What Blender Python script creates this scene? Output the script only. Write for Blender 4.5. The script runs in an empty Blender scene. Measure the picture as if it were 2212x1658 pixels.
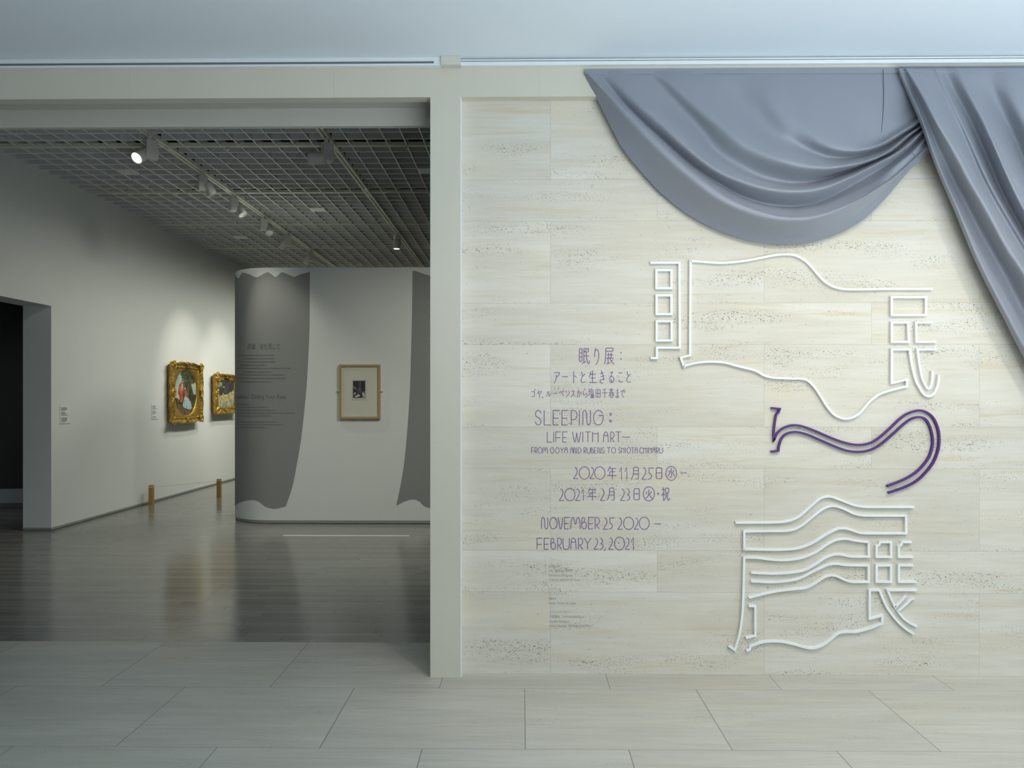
import bpy, bmesh, math, random
from mathutils import Vector
random.seed(7)
S = bpy.context.scene
COL = S.collection

# ------------------------------------------------------------------ camera, exposure, daylight
F = 1608.0; CXP = 1106.0; HYP = 862.0; TH = 0.0129; EYE = 1.5
cd = bpy.data.cameras.new('camera'); cam = bpy.data.objects.new('camera', cd); COL.objects.link(cam)
cam.location = (0, 0, EYE); cam.rotation_euler = (math.pi/2, 0, TH)
cd.sensor_fit = 'HORIZONTAL'; cd.sensor_width = 36.0; cd.lens = F/2212*36.0
cd.shift_y = (HYP-829.0)/2212.0; cd.clip_start = 0.05
S.camera = cam
S.view_settings.view_transform = 'Standard'; S.view_settings.look = 'None'
S.view_settings.gamma = 1.0; S.view_settings.use_curve_mapping = False
S.view_settings.exposure = 0.0
W = bpy.data.worlds.new('world'); S.world = W; W.use_nodes = True
bg = W.node_tree.nodes['Background']; bg.inputs[0].default_value = (.55, .72, 1, 1); bg.inputs[1].default_value = 0.25

def light(name, kind, loc, target, power, col=(1, 1, 1), **kw):
    l = bpy.data.lights.new(name, kind); l.energy = power; l.color = col
    for k, v in kw.items(): setattr(l, k, v)
    o = bpy.data.objects.new(name, l); COL.objects.link(o); o.location = loc
    o.rotation_euler = (Vector(target)-Vector(loc)).to_track_quat('-Z', 'Y').to_euler()
    return o
XLW = -5.37
COOL = (.78, .89, 1.0); WARM = (1.0, .85, .63)
# daylight entering by the lobby's side window (right) and the window wall behind the camera
light('daylight_side_window', 'AREA', (6.75, 1.2, 1.75), (0, 1.6, 1.75), 22, COOL, shape='RECTANGLE', size=3.6, size_y=2.7)
light('daylight_back_window', 'AREA', (4.1, -5.2, 1.6), (3.0, 4, 1.75), 62, (.90, .95, 1.0), shape='RECTANGLE', size=4.6, size_y=2.6)
# upward area lamp added low behind the camera to brighten the lobby ceiling
light('added_ceiling_uplight', 'AREA', (3.0, -1.0, .3), (2.8, -.2, 3.3), 310, (.76, .885, 1.0), shape='RECTANGLE', size=5.0, size_y=2.2, spread=2.35)
# lobby ceiling downlights washing the stone wall
for lx, pw in ((.6, 56), (1.7, 56), (2.9, 64)):
    light('lobby_wall_washer', 'SPOT', (lx, 2.3, 3.29), (lx, 4.07, .9), pw, WARM, spot_size=math.radians(92), spot_blend=1.0, shadow_soft_size=.09)
# wide fill spots without fittings, added to brighten the gallery and side room
GL_ = [((-2.75, y, 3.92), (XLW, y+.5, .1), p, 112) for y, p in ((6.7, 26), (8.0, 58), (9.3, 82), (10.6, 100), (11.9, 118), (13.2, 145), (14.5, 140))]
for loc, tgt, pw, ss in GL_+[((.9, 5.4, 3.9), (-.9, 8.9, .3), 180, 80), ((.6, 6.6, 3.9), (-2.4, 8.9, .1), 130, 80), ((-2.0, 5.9, 3.9), (-2.4, 7.2, 0), 120, 90), ((-7.0, 8.0, 3.3), (-6.3, 10.3, .1), 14, 80)]:
    light('gallery_fill_spot', 'SPOT', loc, tgt, pw, (.975, 1, .87), spot_size=math.radians(ss), spot_blend=1.0, shadow_soft_size=.12)

# ------------------------------------------------------------------ picture <-> place
RT = (math.cos(TH), math.sin(TH)); FW = (-math.sin(TH), math.cos(TH))
def ray(px, py):
    a = (px-CXP)/F; b = (HYP-py)/F
    return (FW[0]+a*RT[0], FW[1]+a*RT[1], b)
def onY(px, py, Y):
    d = ray(px, py); t = Y/d[1]; return Vector((t*d[0], Y, EYE+t*d[2]))
def onX(px, py, X):
    d = ray(px, py); t = X/d[0]; return Vector((X, t*d[1], EYE+t*d[2]))
def onZ(px, py, Z):
    d = ray(px, py); t = (Z-EYE)/d[2]; return Vector((t*d[0], t*d[1], Z))

# ------------------------------------------------------------------ mesh helpers
ORG = {}
class MB:
    def __init__(s): s.v = []; s.f = []; s.m = []; s.mi = 0; s.sm = []; s.smooth = False
    def add(s, vs, fs):
        n = len(s.v); s.v += [tuple(p) for p in vs]
        for f in fs: s.f.append(tuple(n+i for i in f)); s.m.append(s.mi); s.sm.append(s.smooth)
    def box(s, x0, x1, y0, y1, z0, z1):
        vs = [(x, y, z) for z in (z0, z1) for y in (y0, y1) for x in (x0, x1)]
        s.add(vs, [(0, 2, 3, 1), (4, 5, 7, 6), (0, 1, 5, 4), (2, 6, 7, 3), (0, 4, 6, 2), (1, 3, 7, 5)])
    def ring(s, loops, closed=True, cap=False):          # loops: lists of equal length points
        n = len(loops[0]); vs = [p for l in loops for p in l]; fs = []
        for i in range(len(loops)-1):
            for j in range(n if closed else n-1):
                k = (j+1) % n; fs.append((i*n+j, i*n+k, (i+1)*n+k, (i+1)*n+j))
        if cap: fs.append(tuple(range(n-1, -1, -1))); fs.append(tuple((len(loops)-1)*n+j for j in range(n)))
        s.add(vs, fs)
    def cyl(s, p, q, r0, r1=None, n=20, cap=True):
        r1 = r0 if r1 is None else r1; p = Vector(p); q = Vector(q); d = (q-p).normalized()
        u = d.orthogonal().normalized(); w = d.cross(u)
        L = [[c+u*(r*math.cos(2*math.pi*i/n))+w*(r*math.sin(2*math.pi*i/n)) for i in range(n)] for c, r in ((p, r0), (q, r1))]
        s.ring(L, True, cap)
    def tube(s, pts, r, n=8):
        pts = [Vector(p) for p in pts]; L = []
        for i, p in enumerate(pts):
            d = (pts[min(i+1, len(pts)-1)]-pts[max(i-1, 0)]).normalized()
            u = d.cross(Vector((0, 0, 1)));  u = u.normalized() if u.length > 1e-4 else Vector((1, 0, 0)); w = d.cross(u)
            L.append([p+u*(r*math.cos(2*math.pi*k/n))+w*(r*math.sin(2*math.pi*k/n)) for k in range(n)])
        s.ring(L, True, True)
    def sphere(s, c, rx, ry, rz, n=14, k=8):
        L = []
        for i in range(k+1):
            t = math.pi*i/k
            L.append([(c[0]+rx*math.sin(t)*math.cos(2*math.pi*j/n), c[1]+ry*math.sin(t)*math.sin(2*math.pi*j/n), c[2]+rz*math.cos(t)) for j in range(n)])
        s.ring(L, True)
    def bar(s, P, mp, hw, y0, y1, closed=False):
        """flat-faced bar of half-width hw following 2-D points P; mp((a,b), y) -> 3-D point"""
        n = len(P); Ls = []; Rs = []
        for i in range(n):
            p = P[i]; a = P[i-1] if (i > 0 or closed) else None; b = P[(i+1) % n] if (i < n-1 or closed) else None
            def nd(u, w):
                dx, dy = w[0]-u[0], w[1]-u[1]; l = math.hypot(dx, dy) or 1; return (-dy/l, dx/l)
            if a is None: m = nd(p, b); k = 1
            elif b is None: m = nd(a, p); k = 1
            else:
                n1 = nd(a, p); n2 = nd(p, b); m = (n1[0]+n2[0], n1[1]+n2[1]); l = math.hypot(*m)
                if l < .2: m = n1; k = 1
                else:
                    m = (m[0]/l, m[1]/l); k = min(1/max(m[0]*n1[0]+m[1]*n1[1], .3), 2.2)
            Ls.append((p[0]+m[0]*hw*k, p[1]+m[1]*hw*k)); Rs.append((p[0]-m[0]*hw*k, p[1]-m[1]*hw*k))
        loops = [[mp(Ls[i], y0), mp(Rs[i], y0), mp(Rs[i], y1), mp(Ls[i], y1)] for i in range(n)]
        if closed: loops.append(loops[0])
        s.ring(loops, True, not closed)
    def grid(s, rows):
        n = len(rows[0]); vs = [p for r in rows for p in r]
        s.add(vs, [(i*n+j, i*n+j+1, (i+1)*n+j+1, (i+1)*n+j) for i in range(len(rows)-1) for j in range(n-1)])

def mkmesh(name, mb, mats, org):
    me = bpy.data.meshes.new(name)
    me.from_pydata([(p[0]-org[0], p[1]-org[1], p[2]-org[2]) for p in mb.v], [], mb.f)
    for m in (mats if isinstance(mats, (list, tuple)) else [mats]): me.materials.append(m)
    me.polygons.foreach_set('material_index', mb.m); me.polygons.foreach_set('use_smooth', mb.sm)
    me.update(); return me
def obj(name, mb, mats, parent=None, fix=True, org=None):
    if parent is not None: org = ORG[parent.name]
    elif org is None:
        xs, ys, zs = zip(*mb.v); org = ((min(xs)+max(xs))/2, (min(ys)+max(ys))/2, min(zs))
    me = mkmesh(name, mb, mats, org); o = bpy.data.objects.new(name, me); COL.objects.link(o)
    if fix:
        bm = bmesh.new(); bm.from_mesh(me); bmesh.ops.recalc_face_normals(bm, faces=bm.faces); bm.to_mesh(me); bm.free()
    if parent is not None: o.parent = parent
    else: o.location = org
    ORG[o.name] = org
    return o
def thing(name, label, cat, loc, group=None):
    o = bpy.data.objects.new(name, None); COL.objects.link(o); o.location = loc; o.empty_display_size = .05
    ORG[o.name] = tuple(loc); tag(o, label, cat, group); return o
def tag(o, label, cat, group=None):
    o['label'] = label; o['category'] = cat
    if group: o['group'] = group
    return o
def struct(name, mb, mat, parent=None, **k):
    o = obj(name, mb, mat, parent, **k)
    if parent is None: o['kind'] = 'structure'
    return o

def catmull(P, step=.12, closed=False):
    """smooth curve through P (2-D)"""
    n = len(P); out = []
    if n < 3: return list(P)
    for i in range(n if closed else n-1):
        p0 = P[i-1] if (i > 0 or closed) else P[0]; p1 = P[i]; p2 = P[(i+1) % n]
        p3 = P[(i+2) % n] if (i+2 < n or closed) else P[-1]
        t = 0.0
        while t < .999:
            out.append(tuple(.5*((2*b)+(-a+c)*t+(2*a-5*b+4*c-d)*t*t+(-a+3*b-3*c+d)*t**3) for a, b, c, d in zip(p0, p1, p2, p3)))
            t += step
    if not closed: out.append(tuple(P[-1]))
    return out
def even(P):
    """add points on segments much longer than their neighbours, so that the curve does not overshoot"""
    if len(P) < 3: return P
    L = [math.dist(a, b) for a, b in zip(P, P[1:])]; out = [P[0]]
    for i, (a, b) in enumerate(zip(P, P[1:])):
        for j, rev in ((i-1, False), (i+1, True)):
            if 0 <= j < len(L) and L[i] > 2.2*L[j]:
                t = L[j]/L[i]; t = 1-t if rev else t; out.append((a[0]+(b[0]-a[0])*t, a[1]+(b[1]-a[1])*t))
        out.append(b)
    return out
def soft(P, ang=42, closed=False, step=.16):
    """smooth gentle bends of a polyline, keep its sharp corners"""
    n = len(P)
    if closed:
        P = list(P)
        def tn(i):
            a, b, c = P[i-1], P[i], P[(i+1) % n]
            t = math.atan2(c[1]-b[1], c[0]-b[0])-math.atan2(b[1]-a[1], b[0]-a[0])
            return abs((t+math.pi) % (2*math.pi)-math.pi)
        k = max(range(n), key=tn); P = P[k:]+P[:k]; P.append(P[0]); n += 1
    cuts = [0]
    for i in range(1, n-1):
        a, b, c = P[i-1], P[i], P[i+1]
        t = math.atan2(c[1]-b[1], c[0]-b[0])-math.atan2(b[1]-a[1], b[0]-a[0])
        if abs((t+math.pi) % (2*math.pi)-math.pi) > math.radians(ang): cuts.append(i)
    cuts.append(n-1); out = []
    for a, b in zip(cuts[:-1], cuts[1:]):
        q = catmull(even(P[a:b+1]), step); out += q[:-1]
    out.append(P[-1])
    return out[:-1] if closed else out

# ------------------------------------------------------------------ materials
class N:
    def __init__(s, name):
        s.mat = bpy.data.materials.new(name); s.mat.use_nodes = True; s.t = s.mat.node_tree
        s.b = s.t.nodes['Principled BSDF']
    def n(s, typ, **k):
        x = s.t.nodes.new(typ)
        for a, v in k.items(): setattr(x, a, v)
        return x
    def put(s, sock, v):
        if isinstance(v, bpy.types.NodeSocket): s.t.links.new(v, sock)
        else: sock.default_value = v
    def m(s, op, a, b=None, c=None, clamp=False):
        x = s.n('ShaderNodeMath', operation=op, use_clamp=clamp)
        for i, v in enumerate((a, b, c)):
            if v is not None: s.put(x.inputs[i], v)
        return x.outputs[0]
    def pos(s):
        x = s.n('ShaderNodeNewGeometry'); y = s.n('ShaderNodeSeparateXYZ'); s.t.links.new(x.outputs['Position'], y.inputs[0])
        return y.outputs
    def vec(s, a, b, c):
        x = s.n('ShaderNodeCombineXYZ')
        for i, v in enumerate((a, b, c)): s.put(x.inputs[i], v)
        return x.outputs[0]
    def noise(s, v, scale=1, detail=2, rough=.5, dist=0):
        x = s.n('ShaderNodeTexNoise'); s.put(x.inputs['Vector'], v); x.inputs['Scale'].default_value = scale
        x.inputs['Detail'].default_value = detail; x.inputs['Roughness'].default_value = rough; x.inputs['Distortion'].default_value = dist
        return x.outputs['Fac']
    def rnd(s, v):
        x = s.n('ShaderNodeTexWhiteNoise', noise_dimensions='3D'); s.put(x.inputs['Vector'], v); return x.outputs['Value']
    def mix(s, f, a, b, typ='MIX'):
        x = s.n('ShaderNodeMix', data_type='RGBA', blend_type=typ); s.put(x.inputs[0], f)
        for i, v in ((6, a), (7, b)):
            s.put(x.inputs[i], v if isinstance(v, bpy.types.NodeSocket) else (*v, 1))
        return x.outputs[2]
    def step(s, v, lo, hi):
        x = s.n('ShaderNodeMapRange', interpolation_type='SMOOTHSTEP'); s.put(x.inputs[0], v)
        x.inputs[1].default_value = lo; x.inputs[2].default_value = hi; return x.outputs[0]
    def bump(s, h, strength, dist):
        x = s.n('ShaderNodeBump'); x.inputs['Strength'].default_value = strength; x.inputs['Distance'].default_value = dist
        s.put(x.inputs['Height'], h); s.t.links.new(x.outputs[0], s.b.inputs['Normal'])
    def done(s, col=None, rough=None, metal=None, spec=None):
        for k, v in (('Base Color', col), ('Roughness', rough), ('Metallic', metal), ('Specular IOR Level', spec)):
            if v is not None:
                if k == 'Base Color' and not isinstance(v, bpy.types.NodeSocket): v = (*v, 1)
                s.put(s.b.inputs[k], v)
        return s.mat
def plain(name, col, rough=.6, metal=0, spec=.4, var=.05, sc=(9, 9, 9), bump=0):
    a = N(name); p = a.pos(); v = a.vec(a.m('MULTIPLY', p[0], sc[0]), a.m('MULTIPLY', p[1], sc[1]), a.m('MULTIPLY', p[2], sc[2]))
    f = a.noise(v, 1, 3)
    if bump: a.bump(f, bump, .01)
    return a.done(a.mix(f, tuple(c*(1-var) for c in col), tuple(min(1, c*(1+var)) for c in col)), rough, metal, spec)

def stone(name, uv, joints, light_c, dark_c, pit_c, pit, vein, rough, seam_c, warm=.3, vein_w=.55, seam_w=.75):
    """travertine: horizontal bedding, pits in bands, thin joints between slabs"""
    a = N(name); p = a.pos(); u, v = p[uv[0]], p[uv[1]]
    seam, rid, cid = joints(a, u, v)
    h = a.rnd(a.vec(rid, cid, 3.7)); h2 = a.rnd(a.vec(cid, rid, 9.1))
    U = a.m('ADD', u, a.m('MULTIPLY', h, 23)); V = a.m('ADD', v, a.m('MULTIPLY', h2, 17))
    def nz(su, sv, det=3, z=0, r=.55, dist=0): return a.noise(a.vec(a.m('MULTIPLY', U, su), a.m('MULTIPLY', V, sv), a.m('ADD', a.m('MULTIPLY', h, 7), z)), 1, det, r, dist)
    broad = nz(.9, 7.5, 4, 0, .6, .4); fine = nz(4, 55, 3, 2); cloud = nz(1.3, 3.2, 3, 5)
    base = a.mix(a.step(a.m('ADD', a.m('MULTIPLY', broad, .7), a.m('MULTIPLY', fine, .3)), .33, .68), dark_c, light_c)
    base = a.mix(a.m('MULTIPLY', a.step(cloud, .5, .8), warm), base, tuple(c*w for c, w in zip(light_c, (1.0, .94, .8))))
    tone = a.m('ADD', .955, a.m('MULTIPLY', h2, .08))
    base = a.mix(1.0, base, a.vec(tone, tone, tone), 'MULTIPLY')
    base = a.mix(a.m('MULTIPLY', a.step(nz(1.1, 22, 4, 29, .65, .6), .55, .75), vein_w), base, tuple(c*w for c, w in zip(dark_c, (.97, .88, .68))))
    band = a.step(nz(1.6, 9, 3, 11), .47, .66)
    p1 = a.step(nz(105, 230, 2, 13, .5), .60, .66); p2 = a.step(nz(46, 125, 2, 17, .5), .675, .71)
    pits = a.m('MULTIPLY', a.m('MAXIMUM', p1, p2), band)
    p3 = a.m('MULTIPLY', a.step(nz(75, 165, 2, 23, .5), .72, .76), .9)
    pits = a.m('MULTIPLY', a.m('MAXIMUM', pits, p3), pit, clamp=True)
    col = a.mix(pits, base, pit_c)
    col = a.mix(a.m('MULTIPLY', seam, seam_w), col, seam_c)
    a.bump(a.m('SUBTRACT', a.m('MULTIPLY', fine, vein), a.m('MAXIMUM', pits, seam)), .25, .004)
    return a.done(col, rough, 0, .35)
def fract_edge(a, x, w):
    c = a.m('FLOOR', x); f = a.m('SUBTRACT', x, c)
    return c, f, a.m('MULTIPLY', a.m('MINIMUM', f, a.m('SUBTRACT', 1.0, f)), w)

YB = 4.015; YW = 4.073                      # front of the white portal frame, face of the stone wall
WX0 = onY(1189.3, 900, YW).x; WW = onY(1650.6, 900, YW).x-WX0
HT, HS = .4475, .2275
def wall_joints(a, u, v):
    q = a.m('DIVIDE', v, HT+HS); k = a.m('FLOOR', q); r = a.m('MULTIPLY', a.m('SUBTRACT', q, k), HT+HS)
    short = a.m('GREATER_THAN', r, HT)
    ev = a.m('MINIMUM', a.m('MINIMUM', r, a.m('ABSOLUTE', a.m('SUBTRACT', r, HT))), a.m('SUBTRACT', HT+HS, r))
    x = a.m('ADD', a.m('DIVIDE', a.m('SUBTRACT', u, WX0), WW), a.m('MULTIPLY', short, .5))
    c, f, eu = fract_edge(a, x, WW)
    return a.m('LESS_THAN', a.m('MINIMUM', ev, eu), .0012), a.m('ADD', a.m('MULTIPLY', k, 2), short), c
FR = onZ(1135, 1486.6, 0).y; FROW = FR-onZ(1138, 1617.4, 0).y
FX0 = onZ(949.3, 1485.7, 0).x; FWD = onZ(1318, 1487.4, 0).x-FX0
def floor_joints(a, u, v):
    r, fr, ev = fract_edge(a, a.m('DIVIDE', a.m('SUBTRACT', a.m('MINIMUM', v, FR+FROW*.5), FR), FROW), FROW)
    odd = a.m('ABSOLUTE', a.m('MODULO', r, 2.0))
    c, f, eu = fract_edge(a, a.m('ADD', a.m('DIVIDE', a.m('SUBTRACT', u, FX0), FWD), a.m('MULTIPLY', odd, .5)), FWD)
    return a.m('LESS_THAN', a.m('MINIMUM', a.m('MULTIPLY', ev, 1.6), eu), .0022), r, c
M = {}
M['stone_wall'] = stone('travertine_wall', (0, 2), wall_joints, (.72, .68, .595), (.64, .59, .485), (.16, .14, .10), .95, .25, .75, (.40, .37, .31), .6, .75, .5)
M['stone_floor'] = stone('travertine_floor', (0, 1), floor_joints, (.57, .55, .48), (.47, .45, .39), (.22, .21, .18), .55, .2, .38, (.13, .13, .12), .35)
def wood_floor():
    a = N('dark_oak_strip_floor'); p = a.pos(); w = .0722
    r, fr, ev = fract_edge(a, a.m('DIVIDE', p[1], w), w)
    off = a.rnd(a.vec(r, 2.3, 1.1)); L = .86
    c, f, eu = fract_edge(a, a.m('DIVIDE', a.m('ADD', p[0], a.m('MULTIPLY', off, 7.0)), L), L)
    h = a.rnd(a.vec(r, c, .7)); g = a.noise(a.vec(a.m('MULTIPLY', p[0], 3.0), a.m('MULTIPLY', p[1], 60), a.m('MULTIPLY', h, 30)), 1, 3)
    col = a.mix(h, (.185, .184, .172), (.265, .262, .242)); col = a.mix(a.m('MULTIPLY', g, .6), col, (.21, .207, .19))
    seam = a.m('MAXIMUM', a.m('LESS_THAN', ev, .0012), a.m('LESS_THAN', eu, .0016))
    col = a.mix(a.m('MULTIPLY', seam, .7), col, (.03, .027, .02))
    a.bump(a.m('SUBTRACT', a.m('ADD', a.m('MULTIPLY', g, .1), a.m('MULTIPLY', h, .03)), a.m('MULTIPLY', seam, .5)), .07, .003)
    return a.done(col, a.m('ADD', .15, a.m('MULTIPLY', h, .05)), 0, .5)
M['wood_floor'] = wood_floor()
def beam_paint():
    a = N('cream_painted_panel'); p = a.pos(); c, f, e = fract_edge(a, a.m('DIVIDE', a.m('SUBTRACT', p[0], onY(1165, 180, YB).x), 1.112), 1.112)
    line = a.m('MULTIPLY', a.m('LESS_THAN', e, .0011), .35)
    g = a.noise(a.vec(a.m('MULTIPLY', p[0], 4), a.m('MULTIPLY', p[1], 4), a.m('MULTIPLY', p[2], 4)), 1, 3)
    return a.done(a.mix(line, a.mix(g, (.63, .595, .49), (.66, .62, .515)), (.36, .35, .31)), .5, 0, .35)
M['beam'] = beam_paint()
M['white_paint'] = plain('white_wall_paint', (.71, .725, .71), .8, 0, .2, .015, (3, 3, 3))
M['ceiling_blue_daylight'] = plain('lobby_ceiling_plaster', (.80, .86, .905), .85, 0, .2, .015, (2, 2, 2))  # blue cast of the daylight is mixed into the plaster colour
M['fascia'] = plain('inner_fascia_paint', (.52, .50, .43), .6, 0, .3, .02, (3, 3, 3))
M['grey_paint'] = plain('grey_curtain_paint', (.27, .276, .27), .75, 0, .2, .02, (3, 3, 3))
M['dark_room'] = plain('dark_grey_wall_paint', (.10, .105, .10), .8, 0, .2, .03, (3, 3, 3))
M['base_metal'] = plain('grey_baseboard', (.30, .31, .30), .45, 0, .4, .03)
M['black'] = plain('black_void_paint', (.012, .012, .013), .9, 0, .1, .1)
M['grid'] = plain('grey_louvre_paint', (.58, .58, .565), .55, 0, .3, .03)
M['grid_lit_edge'] = plain('louvre_lit_edge', (.84, .84, .79), .45, 0, .3, .02)  # added edge strips, their pale colour standing for light on the rib undersides
M['track'] = plain('track_enamel', (.66, .66, .56), .4, 0, .4, .03)
M['slot'] = plain('track_slot_dark', (.05, .05, .04), .5, 0, .3, .1)
M['lamp_grey'] = plain('lamp_housing_enamel', (.60, .60, .57), .4, 0, .4, .03)
M['rail_white'] = plain('white_rail_enamel', (.80, .82, .82), .35, 0, .45, .02)
M['rail_cream'] = plain('cream_connector_plastic', (.66, .64, .56), .4, 0, .4, .02)
M['slot_grey'] = plain('rail_groove_grey', (.16, .19, .20), .5, 0, .3, .05)
M['edge_white'] = plain('white_corner_bead', (.88, .89, .88), .35, 0, .5, .01)
M['sign_white'] = plain('white_lacquer_bar', (.86, .87, .86), .45, 0, .4, .01)
M['sign_purple'] = plain('purple_lacquer_bar', (.075, .018, .165), .4, 0, .4, .05)
M['ink_purple'] = plain('purple_vinyl_lettering', (.19, .115, .275), .55, 0, .3, .06)
M['ink_grey'] = plain('grey_vinyl_lettering', (.27, .26, .275), .6, 0, .3, .06)
M['ink_dark'] = plain('dark_grey_wall_lettering', (.135, .137, .138), .7, 0, .2, .05)
M['ink_mid'] = plain('mid_grey_wall_lettering', (.185, .187, .182), .7, 0, .2, .05)
M['ink_light'] = plain('light_grey_outline_lettering', (.34, .345, .34), .7, 0, .2, .05)
M['maple'] = plain('maple_frame_wood', (.40, .27, .125), .5, 0, .35, .12, (4, 4, 40))
M['post_wood'] = plain('oak_post_wood', (.42, .25, .075), .45, 0, .4, .15, (60, 60, 4))
M['mat_board'] = plain('cream_mat_board', (.60, .59, .50), .85, 0, .2, .01)
M['paper'] = plain('print_paper', (.53, .52, .44), .85, 0, .2, .02)
M['card'] = plain('white_caption_card', (.74, .76, .77), .7, 0, .3, .01)
M['steel'] = plain('bright_steel', (.75, .75, .73), .3, .6, .5, .02)
M['rope'] = plain('white_barrier_cord', (.75, .74, .68), .7, 0, .3, .05)
M['tape'] = plain('white_floor_tape', (.70, .70, .66), .5, 0, .35, .03)
M['thread'] = plain('light_hem_thread', (.36, .38, .45), .6, 0, .3, .05)
M['thread_dark'] = plain('dark_seam_thread', (.085, .09, .11), .6, 0, .3, .05)
def fabric():
    a = N('grey_blue_satin_fabric'); p = a.pos()
    g = a.noise(a.vec(a.m('MULTIPLY', p[0], 3), a.m('MULTIPLY', p[1], 3), a.m('MULTIPLY', p[2], 3)), 1, 3)
    wv = a.noise(a.vec(a.m('MULTIPLY', p[0], 700), a.m('MULTIPLY', p[1], 200), a.m('MULTIPLY', p[2], 500)), 1, 1)
    a.bump(wv, .06, .001)
    m = a.done(a.mix(g, (.245, .257, .292), (.265, .277, .315)), .42, 0, .55)
    a.b.inputs['Sheen Weight'].default_value = .25; a.b.inputs['Sheen Roughness'].default_value = .4
    return m
M['fabric'] = fabric()
def gold(name, c1, c2, rough):
    a = N(name); p = a.pos(); g = a.noise(a.vec(a.m('MULTIPLY', p[0], 38), a.m('MULTIPLY', p[1], 38), a.m('MULTIPLY', p[2], 38)), 1, 4, .6)
    a.bump(a.noise(a.vec(a.m('MULTIPLY', p[0], 45), a.m('MULTIPLY', p[1], 45), a.m('MULTIPLY', p[2], 45)), 1, 3), .5, .015)
    return a.done(a.mix(a.step(g, .38, .62), c1, c2), rough, .65, .5)
M['gold'] = gold('gilded_gesso', (.32, .185, .03), (.58, .38, .075), .36)
M['gold_dark'] = gold('dark_gilding', (.16, .085, .018), (.34, .20, .045), .42)  # darker gilding for the top ornaments and the backings
M['gold_bright'] = gold('bright_gilded_ornament', (.42, .26, .05), (.72, .50, .13), .3)
def emit(name, col, st):
    a = N(name); a.b.inputs['Emission Color'].default_value = (*col, 1); a.b.inputs['Emission Strength'].default_value = st
    return a.done((.9, .9, .85), .4)
M['lens'] = emit('lit_lamp_lens', (1, .96, .86), 14)
M['lens_off'] = plain('glass_lamp_lens', (.75, .75, .7), .2, 0, .5, .02)
# ------------------------------------------------------------------ the setting
YG = 4.58                                     # where stone floor meets the gallery's wood floor
ZC = 3.335; ZG = 4.05                         # lobby ceiling, gallery louvre ceiling
XL = -5.37                                    # gallery's left wall
def boxes(name, mat, *bs, parent=None):
    m = MB()
    for b in bs: m.box(*b)
    return struct(name, m, mat, parent)
boxes('floor', M['stone_floor'], (-8, 7, -6, YG, -.1, 0))
boxes('floor_gallery', M['wood_floor'], (-10, 3.2, YG, 16.2, -.1, 0))
boxes('ceiling', M['ceiling_blue_daylight'], (-8, 7, -6, YB+.35, ZC, ZC+.1))
XA = onY(929.5, 900, YB).x; XB = onY(994.5, 900, YB).x; ZB = onY(962, 209.6, YB).z     # column edges, beam underside
boxes('wall_front', M['stone_wall'], (XA+.02, 6.6, YW, 4.5, 0, ZC))
# white portal frame: beam over the opening and the stone wall, and the column
m = MB(); m.box(-8, 6.6, YB, YB+.066, ZB, ZC)
beam = struct('trim_1', m, M['beam'])
m = MB(); m.box(XA, XB, YB, YB+.6, 0, ZB)
column = struct('trim_2', m, M['beam'])
m = MB(); m.box(XB, XB+.0048, YB-.001, YW, 0, ZB); obj('corner_bead', m, M['edge_white'], column)
# soffit behind the beam, then the inner fascia
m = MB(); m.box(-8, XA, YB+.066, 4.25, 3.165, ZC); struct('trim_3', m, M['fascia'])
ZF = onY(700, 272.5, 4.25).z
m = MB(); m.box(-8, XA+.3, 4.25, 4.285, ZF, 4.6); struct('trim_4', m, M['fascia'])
boxes('wall_lobby_upper', M['ceiling_blue_daylight'], (-8, 7, YB+.35, 4.25, ZC, 4.7))
# gallery walls
ZLINT = 2.565; YJ = 8.43; TJ = .325
boxes('wall_left', M['white_paint'], (XL-TJ, XL, 4.285, YJ, ZLINT, 4.7), (XL-TJ, XL, YJ, 16.2, .034, 4.7))
m = MB(); m.box(XL-TJ-.003, XL+.003, YJ-.003, 16.2, .008, .034); m.box(XL-TJ+.01, XL-.01, YJ+.01, 16.2, 0, .008); struct('baseboard_left', m, M['base_metal'])
boxes('wall_gallery_back', M['white_paint'], (-10, 3.2, 16.2, 16.4, 0, 4.7))
boxes('wall_gallery_right', M['white_paint'], (3.2, 3.4, 4.5, 16.4, 0, 4.7))
# side room seen through the opening in the left wall, its wall painted dark above a white foot
YS = 10.32
m = MB(); m.box(-10, XL-TJ, YS, YS+.2, .05, 4.7); side = struct('wall_side_room', m, M['white_paint'])
m = MB(); m.box(-10, XL-TJ, YS+.012, YS+.2, 0, .05); struct('baseboard_side_room', m, M['base_metal'])
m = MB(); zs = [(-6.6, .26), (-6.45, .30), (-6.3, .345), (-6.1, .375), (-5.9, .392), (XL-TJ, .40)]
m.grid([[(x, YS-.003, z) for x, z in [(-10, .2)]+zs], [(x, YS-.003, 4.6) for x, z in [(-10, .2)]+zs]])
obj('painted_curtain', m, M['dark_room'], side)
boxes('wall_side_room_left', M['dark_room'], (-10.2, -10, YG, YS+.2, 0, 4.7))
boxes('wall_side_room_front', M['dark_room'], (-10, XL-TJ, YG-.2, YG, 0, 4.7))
boxes('ceiling_side_room', M['dark_room'], (-10, XL-TJ, YG, YS, 3.4, 3.5))
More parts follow.
